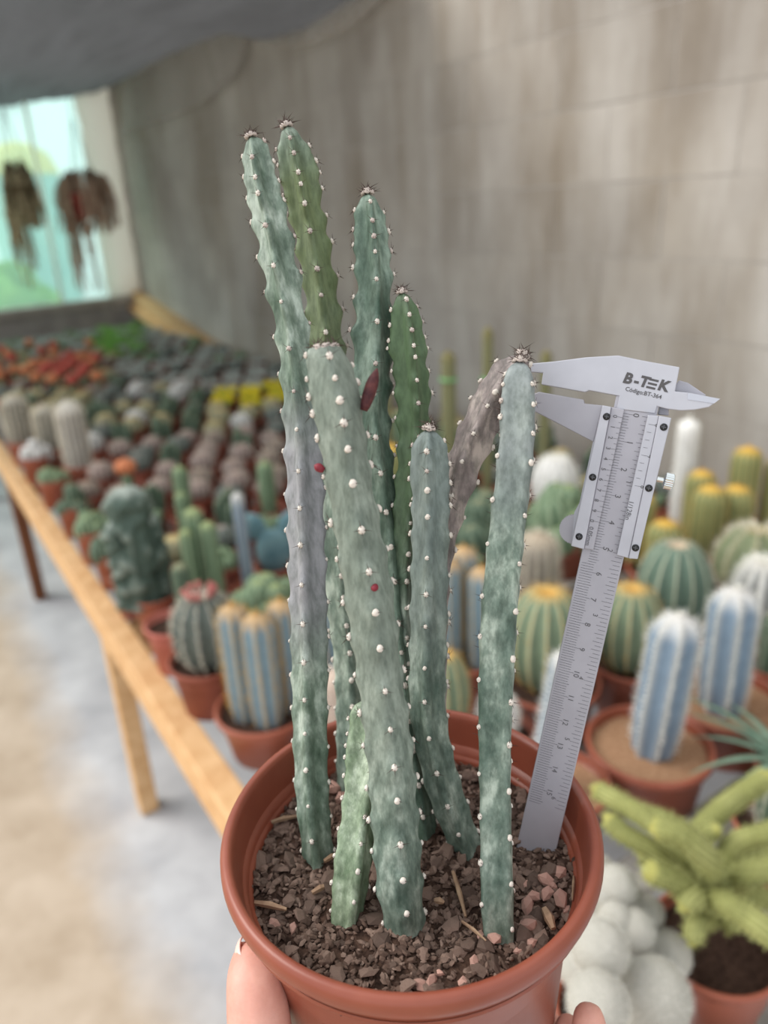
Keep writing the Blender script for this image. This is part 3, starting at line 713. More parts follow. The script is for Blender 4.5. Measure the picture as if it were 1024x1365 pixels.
# thumb wheel with teeth
wc = cpx(*z4(278, 866)); mb = MB(); nt_ = 72; Rw = 66 / 3.25 * depth(wc) / F
ringp = [(Rw * (1.0 if i % 2 else .94)) * (math.cos(2 * PI * i / nt_) * cw + math.sin(2 * PI * i / nt_) * cv) + wc - CO - cn * .0012 for i in range(nt_)]
mb.prism(ringp, cn * -.003); mb.build('thumb_wheel', M_bar, slider, smooth=False)
# screws
def disc(c, ax, r, h, mat, name, parent, n=20, cross=False):
    a = unit(np.cross(ax, cv + .1 * cw)); b = np.cross(ax, a); mb = MB()
    mb.lathe([(.00001, 0), (r * .9, 0), (r, -h * .3), (r, -h)], n)
    V = [np.array(p)[0] * a + np.array(p)[1] * b + np.array(p)[2] * ax + c - CO for p in mb.v]; mb.v = [tuple(p) for p in V]
    return mb.build(name, mat, parent)
M_slot = NT('screw_slot').done((90, 90, 94), .5, .5, .5)
for x, y in ((420, 375), (360, 635), (302, 890), (665, 420), (601, 682), (544, 938)):
    c_ = cpx(*z4(x, y)) + cn * .0038; c_ = cpx(*proj(c_)) ; c_ = cpx(*z4(x, y)) + cn * .0034
    o = disc(c_, cn, .00135, .0005, M_screw, 'screw', slider)
    mb = MB()
    for q in (0, 1):
        d1, d2 = (cw, cv) if q else (cv, cw); mb.box(c_ - CO + cn * .00002, (.0016, .0003, .0001), (d1, d2, cn))
    mb.build('slot', M_slot, slider, smooth=False)
# knurled lock screw at the right edge
k0, k1 = cpx(*z4(638, 646), h=-.001), cpx(*z4(712, 662), h=-.001); ka = unit(k1 - k0); kb = unit(np.cross(ka, cn)); kl = np.linalg.norm(k1 - k0); kc = np.cross(ka, kb)
mb = MB(); kr = 36 / 3.25 * depth(k1) / F; V = []; Fs = []
prof = [(.0001, 0), (.35, 0), (.35, .35), (.7, .38), (.98, .46), (1, .52), (1, .88), (.9, .96), (.5, 1.0), (.0001, 1.0)]; n_ = 48
for q, g in prof:
    for i in range(n_):
        rr = kr * q * (1 - (.07 if i % 2 and q > .9 else 0)); a = 2 * PI * i / n_
        V.append(k0 + ka * kl * g + rr * (kb * math.cos(a) + kc * math.sin(a)) - CO)
mb.add(V, [(i * n_ + j, i * n_ + (j + 1) % n_, (i + 1) * n_ + (j + 1) % n_, (i + 1) * n_ + j) for i in range(len(prof) - 1) for j in range(n_)])
mb.build('lock_screw', M_chrome, slider, smooth=False)
# engraved scales
def tick(mb, w0, w1, l, h, th=.011): mb.box((onbar(w0, l, h) + onbar(w1, l, h)) / 2 - CO, (abs(w1 - w0) * CM, th * CM, .00006), (cw, cv, cn))
mb = MB()
for i in range(0, 157):
    l = i / 10; ww = .34 if i % 10 == 0 else .27 if i % 5 == 0 else .20
    tick(mb, -.54 + .0 - (.22 if l > 5.6 else 0), -.54 + ww + .10 - (.0 if l <= 5.6 else .06), l, .00005)
for i in range(0, 99):
    l = i * 2.54 / 16
    tick(mb, .30 - (.10 if i % 2 == 0 else 0) + (.0 if l <= 4.6 else .06), .62, l, .00005)
mb.build('scale_marks', M_ink, beam, smooth=False)
mb = MB()
for i in range(0, 21):
    l = .16 + i * .195; tick(mb, -.62 if i % 2 == 0 else -.56, -.40, l, .00165, .010)
mb.build('vernier_marks', M_ink, slider, smooth=False)
mb = MB()
for i in range(0, 9):
    l = .23 + i * .28; tick(mb, .47, .62 if i % 4 else .70, l, .00245, .010)
mb.build('vernier_marks', M_ink, slider, smooth=False)
def text(s, pos, size, right, down, mat, name, parent, bold=0.0, shear=0.0, space=1.0):
    cu = bpy.data.curves.new('t', 'FONT'); cu.body = s; cu.size = 1; cu.offset = bold; cu.shear = shear; cu.align_x = 'CENTER'; cu.align_y = 'CENTER'; cu.space_character = space; cu.resolution_u = 3
    ob = bpy.data.objects.new('t', cu); COL.objects.link(ob); dg = bpy.context.evaluated_depsgraph_get(); me0 = ob.evaluated_get(dg).to_mesh()
    v = [np.array(p.co) for p in me0.vertices]; fs = [tuple(p.vertices) for p in me0.polygons]
    ob.evaluated_get(dg).to_mesh_clear(); bpy.data.objects.remove(ob, do_unlink=True)
    V = [pos - CO + size * (right * p[0] - down * p[1]) + cn * .00006 for p in v]
    return link(name, mesh_data(name, V, fs, [mat], smooth=False), parent)
for i in range(0, 16):
    text(str(i), onbar(-.02 + (.0 if i < 6 else -.04), i, .00005), .0030, cv, -cw, M_ink, 'numeral', beam)
for i in range(1, 7):
    l = i * 2.54
    if l > 4: text(str(i), onbar(.14, l - .05, .00005), .0026, cv, -cw, M_ink, 'numeral', beam)
    else: text(str(i), onbar(.24, l - .12, .00005), .0026, cv, -cw, M_ink, 'numeral', beam)
for i, s_ in enumerate(('0', '1', '2', '3', '4', '5', '6', '7', '8', '9', '0')):
    text(s_, onbar(-.72, .16 + i * .39, .0017), .0022, cv, -cw, M_ink, 'numeral', slider)
for i, s_ in ((0, '0'), (4, '4'), (8, '8')):
    text(s_, onbar(.76, .23 + i * .28, .0025), .0024, cv, -cw, M_ink, 'numeral', slider)
text('0.05mm', cpx(*z4(345, 890), h=.0017), .0023, cv, -cw, M_ink, 'lettering', slider)
text('1/128in', cpx(*z4(517, 778), h=.0025), .0025, cv, -cw, M_ink, 'lettering', slider)
sc_ = depth(C0) / F / 3.25
# the maker's mark: B-T, an E of three bars, K
lw = unit(cpx(*z4(690, 262)) - cpx(*z4(487, 214))); ld = unit(np.cross(lw, cn)); ld = ld if ld @ cv > 0 else -ld
text('B', cpx(*z4(510, 211), h=.0005), 62 * sc_, lw, ld, M_ink, 'lettering', fixed, .045, .12)
text('-', cpx(*z4(549, 221), h=.0005), 62 * sc_, lw, ld, M_ink, 'lettering', fixed, .04)
text('T', cpx(*z4(580, 226), h=.0005), 62 * sc_, lw, ld, M_ink, 'lettering', fixed, .045, .12)
mb = MB()
for q in (-17, 0, 17): mb.box(cpx(*z4(617, 234), h=.00048) - CO + ld * q * sc_ - lw * q * .12 * sc_, (38 * sc_, 9 * sc_, .00006), (lw, ld, cn))
mb.build('lettering', M_ink, fixed, smooth=False)
text('K', cpx(*z4(664, 243), h=.0005), 62 * sc_, lw, ld, M_ink, 'lettering', fixed, .045, .12)
text('Código:BT-364', cpx(*z4(578, 273), h=.0005), 25 * sc_, lw, ld, M_ink, 'lettering', fixed, .012)

# ================================================================== the hand
t = NT('skin'); n = t.noise(t.coord(), 60, 4); n2 = t.noise(t.coord('Object', (1, 1, 3)), 420, 3)
c = t.ramp(n, [(.3, (206, 146, 130)), (.7, (228, 174, 158))]); t.bump(n2, .12, .0008)
t.b.inputs['Subsurface Weight'].default_value = .12; t.b.inputs['Subsurface Radius'].default_value = (.006, .002, .001); t.b.inputs['Subsurface Scale'].default_value = 1
M_skin = t.done(c, .5, .35)
AX = np.array([POT[0], POT[1], 0])
def potr(z): return float(np.interp(z - (POT[2] - HP), [0, HP - .02, HP], [.0525, .0655, .075]))
def onpot(ang, dz, gap):                       # a point beside the pot wall: angle from +x, height under the rim
    z = POT[2] + dz; r_ = potr(z) + gap; return np.array([POT[0] + r_ * math.cos(ang), POT[1] + r_ * math.sin(ang), z])
def pix_on_pot(x, y, gap):
    lo_, best = .15, None
    for d in np.linspace(.16, .34, 720):
        p = at_depth(x, y, d); e = abs(math.hypot(p[0] - POT[0], p[1] - POT[1]) - (potr(p[2]) + gap))
        if p[2] < POT[2] - .012 and (best is None or e < best[0]): best = (e, p)
    return best[1]
def hp(x, y, z): return POT + np.array([x, y, z])
SK = {}                                        # name: (position, radius, parent)
def jn(n, p, r, par=None): SK[n] = (np.array(p), r, par)
jn('palm', hp(-.004, -.035, -.141), .016)
jn('wrist', hp(-.012, -.105, -.175), .021, 'palm'); jn('arm1', hp(-.03, -.17, -.235), .027, 'wrist'); jn('arm2', hp(-.055, -.25, -.31), .034, 'arm1')
jn('kI', hp(-.036, .024, -.140), .0105, 'palm'); jn('kM', hp(-.012, .032, -.140), .0105, 'palm'); jn('kR', hp(.014, .022, -.140), .0100, 'palm'); jn('kP', hp(.034, .000, -.141), .0095, 'palm')
jn('I1', hp(-.044, .062, -.138), .0092, 'kI'); jn('I2', hp(-.044, .078, -.112), .0085, 'I1'); jn('I3', hp(-.040, .070, -.088), .0065, 'I2')
jn('M1', hp(-.008, .072, -.138), .0092, 'kM'); jn('M2', hp(-.004, .084, -.110), .0085, 'M1'); jn('M3', hp(-.002, .076, -.084), .0065, 'M2')
jn('R1', hp(.044, .020, -.142), .0088, 'kR'); jn('R2', hp(.066, -.004, -.130), .0078, 'R1'); jn('R3', at_depth(757, 1385, .310), .0062, 'R2'); jn('R4', at_depth(757, 1350, .312), .0048, 'R3')
jn('P1', hp(.064, -.010, -.134), .0086, 'kP'); jn('P2', hp(.076, -.022, -.106), .0078, 'P1'); jn('P3', at_depth(785, 1375, .298), .0074, 'P2'); jn('P4', at_depth(784, 1334, .301), .0060, 'P3')
jn('T0', hp(-.040, -.068, -.150), .017, 'palm'); jn('T1', hp(-.060, -.058, -.100), .0150, 'T0'); jn('T2', at_depth(346, 1365, .280), .0128, 'T1'); jn('T2b', at_depth(342, 1325, .284), .0122, 'T2'); jn('T3', at_depth(338, 1290, .290), .0112, 'T2b'); jn('T4', at_depth(340, 1258, .299), .0078, 'T3')
names = list(SK); me = bpy.data.meshes.new('hand')
HO = hp(0, 0, -.2)
me.from_pydata([tuple(SK[n][0] - HO) for n in names], [(names.index(n), names.index(SK[n][2])) for n in names if SK[n][2]], [])
hand = bpy.data.objects.new('hand', me); COL.objects.link(hand); hand.location = tuple(HO)
sm = hand.modifiers.new('skin', 'SKIN'); sm.use_smooth_shade = True; sm.branch_smoothing = .3
for i, n in enumerate(names):
    sv = me.skin_vertices[0].data[i]; sv.radius = (SK[n][1],) * 2; sv.use_root = (n == 'palm')
ss = hand.modifiers.new('sub', 'SUBSURF'); ss.levels = 2; ss.render_levels = 2
me.materials.append(M_skin)
nl = MB(); nv = []; nc = at_depth(315, 1272, .2915); nx_ = unit(nc - POT - ZV * (nc - POT)[2]); nu = unit(SK['T4'][0] - SK['T3'][0]); ns_ = np.cross(nx_, nu)
for i in range(7):
    for j in range(9):
        g_, h_ = (i / 6 - .5) * 2, (j / 8 - .5) * 2; wd = .0044 * (1 if g_ < .3 else math.sqrt(max(.05, 1 - ((g_ - .3) / .75) ** 2)))
        nv.append(nc + nu * g_ * .0050 + ns_ * h_ * wd - nx_ * (.0022 * h_ * h_ + .0012 * g_ * g_) - HO)
nl.add(nv, [(i * 9 + j, i * 9 + j + 1, (i + 1) * 9 + j + 1, (i + 1) * 9 + j) for i in range(6) for j in range(8)])
nail = nl.build('fingernail', NT('nail').done((238, 200, 188), .3, .5), hand); so_ = nail.modifiers.new('thick', 'SOLIDIFY'); so_.thickness = .0006
tag(hand, 'bare hand cupping the brown pot from below with thumb and fingertips showing', 'hand')

# ================================================================== potted plants on the bench
def pot_data(R_, H, mat, n=40, taper=.74):
    mb = MB(); l = R_ * .16
    mb.lathe([(.0005, 0), (R_ * taper, 0), (R_ * .90, H - l), (R_ * .97, H - l), (R_, H - l * .6), (R_, H - l * .15), (R_ * .975, H), (R_ * .935, H), (R_ * .92, H - l * .2), (R_ * .90, H - l), (R_ * .85, H * .55), (.0005, H * .55)], n)
    return mb.data('pot', mat)
def soil_data(R_, z, mat, n=28):
    v = [(0, 0, z + .002)]
    for i in range(1, 6):
        for j in range(n):
            r_ = R_ * .905 * i / 5; a = 2 * PI * j / n; v.append((r_ * math.cos(a), r_ * math.sin(a), z + .003 * mnoise.noise((r_ * 40, a * 3, z))))
    f = [(0, 1 + j, 1 + (j + 1) % n) for j in range(n)] + [(1 + i * n + j, 1 + (i + 1) * n + j, 1 + (i + 1) * n + (j + 1) % n, 1 + i * n + (j + 1) % n) for i in range(4) for j in range(n)]
    return mesh_data('soil', v, f, [mat])
def ribbed(R_, H, nr=9, dep=.14, kind='column', na=None, nz=26, sharp=1.3, ph=0.0, lean=(0, 0), tub=0.0):
    """ribbed cactus body, base at z=0: returns verts, faces, k attribute and the ridge points (position, outward)"""
    na = na or nr * 6; v = []; K = []; rid = []
    for i in range(nz + 1):
        g = i / nz
        if kind == 'globe':
            p = -0.42 * PI + g * 0.92 * PI; z = H * (math.sin(p) + .969) / 1.969; r_ = R_ * math.cos(p) ** .85 if math.cos(p) > 0 else 0.001
            if g > .999: r_ = .02 * R_
            z -= H * .08 * max(0, (g - .85) / .15) ** 2
        else:
            cap = min(.5, R_ * 1.1 / H); q = max(0, (g - (1 - cap)) / cap)
            r_ = R_ * (.86 + .14 * min(1, g / .25)) * math.sqrt(max(.0004, 1 - q ** 2.2)); z = H * g
        for j in range(na):
            a = 2 * PI * j / na; rg = (.5 + .5 * math.cos(nr * a + ph)) ** sharp
            rr = r_ * (1 - dep * (1 - rg)) * (1 + tub * rg * math.sin(z / R_ * 14))
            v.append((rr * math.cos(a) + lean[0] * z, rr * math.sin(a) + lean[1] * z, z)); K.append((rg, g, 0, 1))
            if rg > .985 and i % 1 == 0: rid.append((np.array(v[-1]), np.array([math.cos(a), math.sin(a), .2 + g]), g))
    f = [(i * na + j, i * na + (j + 1) % na, (i + 1) * na + (j + 1) % na, (i + 1) * na + j) for i in range(nz) for j in range(na)] + [tuple(range(nz * na, nz * na + na))]
    return v, f, K, rid
def ribobj(name, mat, parent, loc_, *a, **kw):
    sp = kw.pop('spines', None); v, f, K, rid = ribbed(*a, **kw)
    o = link(name, mesh_data(name, v, f, [mat], k=K), parent, loc_)
    if sp:
        mt, n, l, w = sp; mb = MB()
        for p, d, g in rid:
            if g < .04: continue
            for _ in range(n):
                dd = d + np.array([rnd.gauss(0, .6), rnd.gauss(0, .6), rnd.gauss(.1, .6)]); mb.spike(p, dd, l * rnd.uniform(.5, 1.2), w)
        mb.build('spines', mt, o, smooth=False, kind='stuff')
    return o
def potted(label, rim, hp_=.10, zbase=ZT, soilm=None, potm=None, cat='cactus', name='potted_cactus', group=None, rpx=None, taper=.74):
    """rim = (x, y, width) of the pot's mouth in the photo; the pot stands on the bench"""
    P = at_z(rim[0], rim[1], zbase + hp_); Rm = rim[2] / 2 * depth(P) / F
    rt = thing(name, label, cat, (P[0], P[1], zbase), group)
    p_ = link('pot', pot_data(Rm, hp_, potm or M_terra, taper=taper), rt)
    link('soil', soil_data(Rm, hp_ - .016, soilm or M_soil), rt)
    rt['R'] = Rm
    return rt, np.array([P[0], P[1], zbase + hp_ - .018]), depth(P) / F
def px_off(base, x, ppm):                       # sideways and back offsets in metres for a body standing at photo column x
    return (x - proj(base)[0]) * ppm
def body(rt, base, x, w, ytop, mat, kind='column', nr=8, back=0.0, name='stem', **kw):
    ppm = depth(base) / F; q = base + np.array([px_off(base, x, ppm), back, 0]); ppm = depth(q) / F
    H = z_for(q, ytop) - q[2]; R_ = w / 2 * ppm
    H = max(H, R_ * .8)
    return ribobj(name, mat, rt, q - np.array(rt.location), R_, H, nr, kind=kind, **kw), q, R_, H
# skins
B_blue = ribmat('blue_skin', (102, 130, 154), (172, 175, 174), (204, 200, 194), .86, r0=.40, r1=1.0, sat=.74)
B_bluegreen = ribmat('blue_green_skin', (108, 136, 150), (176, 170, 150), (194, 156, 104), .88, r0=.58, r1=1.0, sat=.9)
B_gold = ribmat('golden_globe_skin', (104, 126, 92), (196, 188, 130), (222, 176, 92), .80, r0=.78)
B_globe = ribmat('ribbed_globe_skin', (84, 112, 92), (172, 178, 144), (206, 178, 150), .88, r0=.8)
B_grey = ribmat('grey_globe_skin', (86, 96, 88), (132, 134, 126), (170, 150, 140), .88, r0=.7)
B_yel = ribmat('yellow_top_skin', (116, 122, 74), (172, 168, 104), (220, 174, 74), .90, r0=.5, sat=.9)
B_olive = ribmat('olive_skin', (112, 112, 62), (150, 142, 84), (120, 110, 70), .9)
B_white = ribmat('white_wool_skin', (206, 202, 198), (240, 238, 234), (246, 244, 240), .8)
B_whiteg = ribmat('white_grey_skin', (140, 140, 136), (232, 230, 226), (238, 234, 230), .75, r0=.35)
B_hairy = ribmat('grey_hair_skin', (142, 130, 114), (182, 170, 152), (176, 160, 140), .85)
B_hair2 = ribmat('pale_hair_skin', (140, 134, 126), (190, 184, 174), (222, 218, 210), .8)
B_hair3 = ribmat('dull_hair_skin', (112, 110, 98), (158, 152, 140), (196, 190, 180), .85)
B_green = ribmat('green_skin', (88, 120, 80), (142, 164, 120), (150, 160, 110), .9)
B_dgreen = ribmat('dark_green_skin', (62, 88, 66), (110, 130, 100), (140, 140, 110), .9)
B_flat = ribmat('spotted_globe_skin', (106, 118, 74), (146, 146, 100), (176, 160, 110), .85)
B_peach = ribmat('peach_wool_skin', (190, 160, 140), (224, 200, 182), (226, 202, 184), .8)
M_tube = ribmat('green_tube_skin', (132, 134, 72), (176, 176, 108), (184, 178, 100), .93, r0=.3, rough=.8, sat=.9)
M_fuzz_y = NT('yellow_green_spine').done((178, 180, 120), .8, .1)
M_pinkdry = noisy('dry_flower', (150, 84, 80), (190, 120, 112), 60, .8)
fine = (M_white_fuzz, 5, .009, .0007)
# --- right of the held pot
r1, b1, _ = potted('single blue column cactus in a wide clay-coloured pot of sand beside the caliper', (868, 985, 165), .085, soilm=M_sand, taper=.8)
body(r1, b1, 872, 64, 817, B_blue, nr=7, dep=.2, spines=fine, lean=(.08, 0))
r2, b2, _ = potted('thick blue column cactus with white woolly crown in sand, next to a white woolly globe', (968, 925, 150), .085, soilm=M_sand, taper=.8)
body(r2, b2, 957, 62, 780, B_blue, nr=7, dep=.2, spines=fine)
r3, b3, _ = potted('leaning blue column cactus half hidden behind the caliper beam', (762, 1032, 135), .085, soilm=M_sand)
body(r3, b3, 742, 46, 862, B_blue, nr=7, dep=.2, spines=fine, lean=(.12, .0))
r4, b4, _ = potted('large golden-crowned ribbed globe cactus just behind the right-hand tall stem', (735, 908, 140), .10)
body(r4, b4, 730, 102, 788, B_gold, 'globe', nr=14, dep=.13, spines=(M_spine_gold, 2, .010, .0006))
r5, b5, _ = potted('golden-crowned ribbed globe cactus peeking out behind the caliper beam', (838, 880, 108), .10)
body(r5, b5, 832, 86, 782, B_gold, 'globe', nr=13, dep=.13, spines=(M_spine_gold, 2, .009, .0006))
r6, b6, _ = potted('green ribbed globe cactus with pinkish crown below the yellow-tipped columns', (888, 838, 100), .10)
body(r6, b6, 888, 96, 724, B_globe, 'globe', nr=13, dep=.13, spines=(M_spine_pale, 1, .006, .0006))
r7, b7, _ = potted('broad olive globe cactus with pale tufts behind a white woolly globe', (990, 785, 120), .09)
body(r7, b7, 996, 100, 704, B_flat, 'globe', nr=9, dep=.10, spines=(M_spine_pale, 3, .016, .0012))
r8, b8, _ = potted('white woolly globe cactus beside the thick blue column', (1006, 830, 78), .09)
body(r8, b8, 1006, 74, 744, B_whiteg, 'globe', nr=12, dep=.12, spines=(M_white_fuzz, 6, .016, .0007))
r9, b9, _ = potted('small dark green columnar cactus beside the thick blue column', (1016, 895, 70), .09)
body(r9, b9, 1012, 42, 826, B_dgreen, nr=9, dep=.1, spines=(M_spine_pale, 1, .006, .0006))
def cluster(label, rim, stems, mat, hp_=.10, sp=None, **kw):
    rt, b, _ = potted(label, rim, hp_)
    for x, w, yt, bk in stems: body(rt, b, x, w, yt, mat, back=bk, spines=sp, **kw)
    return rt
ysp = (M_spine_gold, 2, .009, .0006)
cluster('pair of short yellow-tipped columns beside the caliper lock screw', (896, 748, 74), [(900, 46, 686, -.01), (884, 34, 652, .06)], B_yel, nr=14, dep=.07, sp=ysp)
cluster('three yellow-tipped columns crowded in one pot against the block wall', (930, 730, 88), [(928, 44, 650, -.02), (936, 38, 629, .06), (968, 46, 650, .0)], B_yel, nr=14, dep=.07, sp=ysp)
cluster('two tallest yellow-tipped columns standing closest to the block wall', (984, 706, 86), [(977, 38, 599, .02), (1018, 40, 612, .0)], B_yel, nr=14, dep=.07, sp=ysp)
r, b, _ = potted('slender tall white hairy column behind the caliper', (905, 690, 60), .10); body(r, b, 905, 26, 558, B_white, nr=14, dep=.06, spines=(M_white_fuzz, 3, .012, .0006))
r, b, _ = potted('grey-brown hairy column cactus behind the right-hand tall stem', (716, 815, 76), .10); body(r, b, 714, 54, 711, B_hairy, nr=14, dep=.06, spines=(M_spine_pale, 5, .014, .0006))
cluster('clump of three blue columns with orange crowns seen between the tall stems', (620, 868, 104), [(622, 38, 728, .03), (641, 38, 756, -.015), (601, 34, 745, .0)], B_bluegreen, nr=8, dep=.18, sp=(M_spine_gold, 2, .010, .0006))
r, b, _ = potted('small golden-crowned globe cactus right behind the held pot rim', (618, 958, 92), .10); body(r, b, 618, 66, 866, B_gold, 'globe', nr=12, dep=.14, spines=(M_spine_gold, 2, .008, .0006))
r, b, _ = potted('white woolly ball cactus right behind the held pot rim', (668, 962, 66), .085); body(r, b, 652, 56, 918, B_white, 'globe', nr=12, dep=.06, spines=(M_white_fuzz, 5, .008, .0006))
r, b, _ = potted('blue column cactus standing behind the thick spiny stem', (452, 882, 84), .10); body(r, b, 455, 44, 790, B_bluegreen, nr=8, dep=.18, spines=(M_spine_gold, 2, .009, .0006))
r, b, _ = potted('peach woolly column cactus behind the held pot', (447, 990, 92), .095); body(r, b, 444, 44, 893, B_peach, nr=14, dep=.05, spines=(M_white_fuzz, 4, .007, .0006))
r, b, _ = potted('orange-crowned column cactus seen between the tall stems', (525, 690, 60), .10); body(r, b, 524, 44, 592, B_yel, nr=12, dep=.08, spines=ysp)
r, b, _ = potted('large white domed woolly cactus behind the right-hand tall stem', (735, 668, 76), .10); body(r, b, 735, 60, 603, B_white, 'globe', nr=14, dep=.05, spines=(M_white_fuzz, 4, .012, .0006))
# thin tied columns by the wall
M_tie = NT('green_tie').done((120, 176, 120), .6, .2)
for i, (x, w, yt, rimx, label) in enumerate(((612, 19, 466, 612, 'thick olive rod-like cactus tied with green tape near the wall'), (638, 14, 434, 640, 'tallest thin olive rod-like cactus tied with green tape near the wall'),
                                             (726, 15, 468, 726, 'thin olive rod-like cactus between right-hand stem and caliper'), (520, 16, 520, 520, 'short olive rod-like cactus seen between the left tall stems'))):
    r, b, pp = potted(label, (rimx, 655, 50), .10, name='potted_cactus'); o, q, R_, H = body(r, b, x, w, yt, B_olive, nr=7, dep=.12)
    if i < 2:
        mb = MB(); zz = z_for(q, 505) - q[2]; mb.tube([(R_ * 1.06 * math.cos(a), R_ * 1.06 * math.sin(a), zz) for a in np.linspace(0, 2 * PI, 17)], .004, 6); mb.build('tie', M_tie, r, q - np.array(r.location))
# leafy dark lumps: many small heads
def heads_plant(label, rim, n, R_, spread, mat, hp_=.09, seed=0, Hs=(.8, 1.6), cat='cactus', nr=8, sp=None, zup=0.0):
    rt, b, _ = potted(label, rim, hp_); r_ = random.Random(seed); L0 = b - np.array(rt.location)
    protos = [ribbed(R_, R_ * r_.uniform(*Hs) * 1.6, nr, .16, 'globe' if k_ % 2 else 'column', nz=12) for k_ in range(3)]
    ds = [mesh_data('head', v, f, [mat], k=K) for v, f, K, _ in protos]
    for i in range(n):
        a = i * 2.399; q = spread * math.sqrt((i + .3) / n)
        o = link('head', ds[i % 3], rt, L0 + (q * math.cos(a), q * math.sin(a), zup * (1 - q / max(spread, 1e-6)) - .004)); o.rotation_euler = (-q * math.sin(a) * 5, q * math.cos(a) * 5, a); s_ = r_.uniform(.8, 1.2); o.scale = (s_,) * 3
    return rt
heads_plant('low bushy green clumping cactus between right-hand stem and caliper', (748, 712, 90), 20, .034, .072, B_green, seed=3, zup=.09, Hs=(1, 1.8))
heads_plant('dark green clumping cactus seen behind the arching purple stem', (640, 712, 84), 16, .035, .066, B_dgreen, seed=4, zup=.08, Hs=(1, 1.8))
heads_plant('clumping cactus of small round green heads with pinkish tips behind the leftmost tall stem', (352, 812, 84), 24, .024, .062, B_green, seed=5, zup=.05)
# --- front row at the left
cluster('pot of three stout blue columns with golden spiny crowns at the bench edge', (352, 938, 132), [(330, 42, 806, -.008), (361, 46, 818, -.026), (388, 38, 800, .012)], B_bluegreen, .085, nr=8, dep=.2, sp=(M_spine_gold, 4, .010, .0006))
r, b, _ = potted('grey-green ribbed globe cactus topped with dry pink flowers at the bench edge', (257, 882, 106), .10, potm=M_terra_dull)
o, q, R_, H = body(r, b, 262, 88, 797, B_grey, 'globe', nr=12, dep=.14, tub=.04, spines=(M_spine_pale, 5, .008, .0009))
for i in range(9):
    a = i * 2.4; mb = MB(); p = np.array([.3 * R_ * math.cos(a), .3 * R_ * math.sin(a), H * .93]); d = np.array([math.cos(a) * .5, math.sin(a) * .5, 1.0]); mb.tube([p, p + d * .010, p + d * .020], [.003, .0045, .006], 7); mb.build('dry_flower', M_pinkdry, r, q - np.array(r.location))
r, b, _ = potted('pink-rimmed pot holding a small upright green column at the bench edge', (214, 822, 74), .10, potm=noisy('pink_pot', (178, 100, 88), (198, 122, 108), 9, .5)); body(r, b, 238, 24, 745, B_dgreen, nr=7, dep=.2)
cluster('brick-red pot with a thicket of slim green columns near the bench edge', (168, 764, 58), [(164, 15, 722, 0), (174, 16, 700, .01), (184, 16, 712, 0), (178, 14, 730, -.02), (186, 14, 695, .02), (170, 14, 740, -.02)], B_green, .10, nr=6, dep=.22, sp=(M_spine_pale, 1, .006, .0006))
# lumpy monstrose column
r, b, _ = potted('lumpy blue-green monstrose column cactus rising behind the brick-red pot', (236, 798, 62), .10)
def lumpy(R_, H, seed):
    v = []; n, mm = 36, 50; K = []
    for i in range(mm + 1):
        g = i / mm; cap = math.sqrt(max(.001, 1 - max(0, (g - .85) / .15) ** 2))
        for j in range(n):
            a = 2 * PI * j / n; k_ = 1 + .42 * mnoise.noise((math.cos(a) * 1.2 + seed, math.sin(a) * 1.2, g * H / R_ * 1.1)) + .2 * mnoise.noise((math.cos(a) * 3 + seed, math.sin(a) * 3, g * H / R_ * 2.6))
            v.append((R_ * cap * k_ * math.cos(a), R_ * cap * k_ * math.sin(a), H * g)); K.append((max(0, min(1, .5 + (k_ - 1) * 1.6)), g, 0, 1))
    f = [(i * n + j, i * n + (j + 1) % n, (i + 1) * n + (j + 1) % n, (i + 1) * n + j) for i in range(mm) for j in range(n)] + [tuple(range(mm * n, mm * n + n))]
    return v, f, K
B_mon = ribmat('monstrose_skin', (68, 90, 78), (140, 154, 140), (160, 168, 160), .93, r0=.55, r1=1.0)
for x, w, yt, bk, sd in ((224, 52, 654, 0, 1), (205, 28, 700, -.02, 5), (245, 24, 690, .03, 9)):
    qb = b + np.array([px_off(b, x, depth(b) / F), bk, 0]); v, f, K = lumpy(w / 2 * depth(qb) / F, z_for(qb, yt) - qb[2], sd); link('stem', mesh_data('stem', v, f, [B_mon], k=K), r, qb - np.array(r.location))
cluster('tall smooth green columns beside the lumpy monstrose cactus', (268, 790, 66), [(262, 26, 672, .02), (282, 22, 690, .0), (256, 18, 700, -.02)], B_green, .10, nr=6, dep=.22)
r, b, _ = potted('small yellow-green clump beside the tall smooth green columns', (276, 782, 50), .08); body(r, b, 276, 32, 736, ribmat('lime_skin', (140, 152, 66), (178, 188, 104)), 'globe', nr=9, dep=.2)
r, b, _ = potted('slender pale blue column beside a blue flat pad cactus', (304, 790, 52), .09); body(r, b, 303, 17, 662, B_blue, nr=6, dep=.2)
# flat pads
r, b, _ = potted('blue flat pad cactus behind the leftmost tall stem', (366, 752, 56), .09); L0 = b - np.array(r.location)
M_pad = noisy('pad_skin', (88, 122, 132), (122, 152, 156), 30, .6)
for i, (dx, dy, z0, w, h, tl) in enumerate(((0, 0, 0, .040, .105, .05), (.028, .012, .075, .03, .07, .5), (-.024, .004, .08, .028, .065, -.45))):
    v = []; n, mm = 20, 14
    for j in range(mm + 1):
        p = PI * j / mm
        for k_ in range(n):
            a = 2 * PI * k_ / n; x = w * math.sin(p) ** .8 * math.cos(a); y = .010 * math.sin(p) * math.sin(a); z = h * (1 - math.cos(p)) / 2
            v.append((x * math.cos(tl) + z * math.sin(tl), y, z * math.cos(tl) - x * math.sin(tl)))
    link('pad', mesh_data('pad', v, [(j * n + k_, j * n + (k_ + 1) % n, (j + 1) * n + (k_ + 1) % n, (j + 1) * n + k_) for j in range(mm) for k_ in range(n)], [M_pad]), r, L0 + (dx, dy, z0))
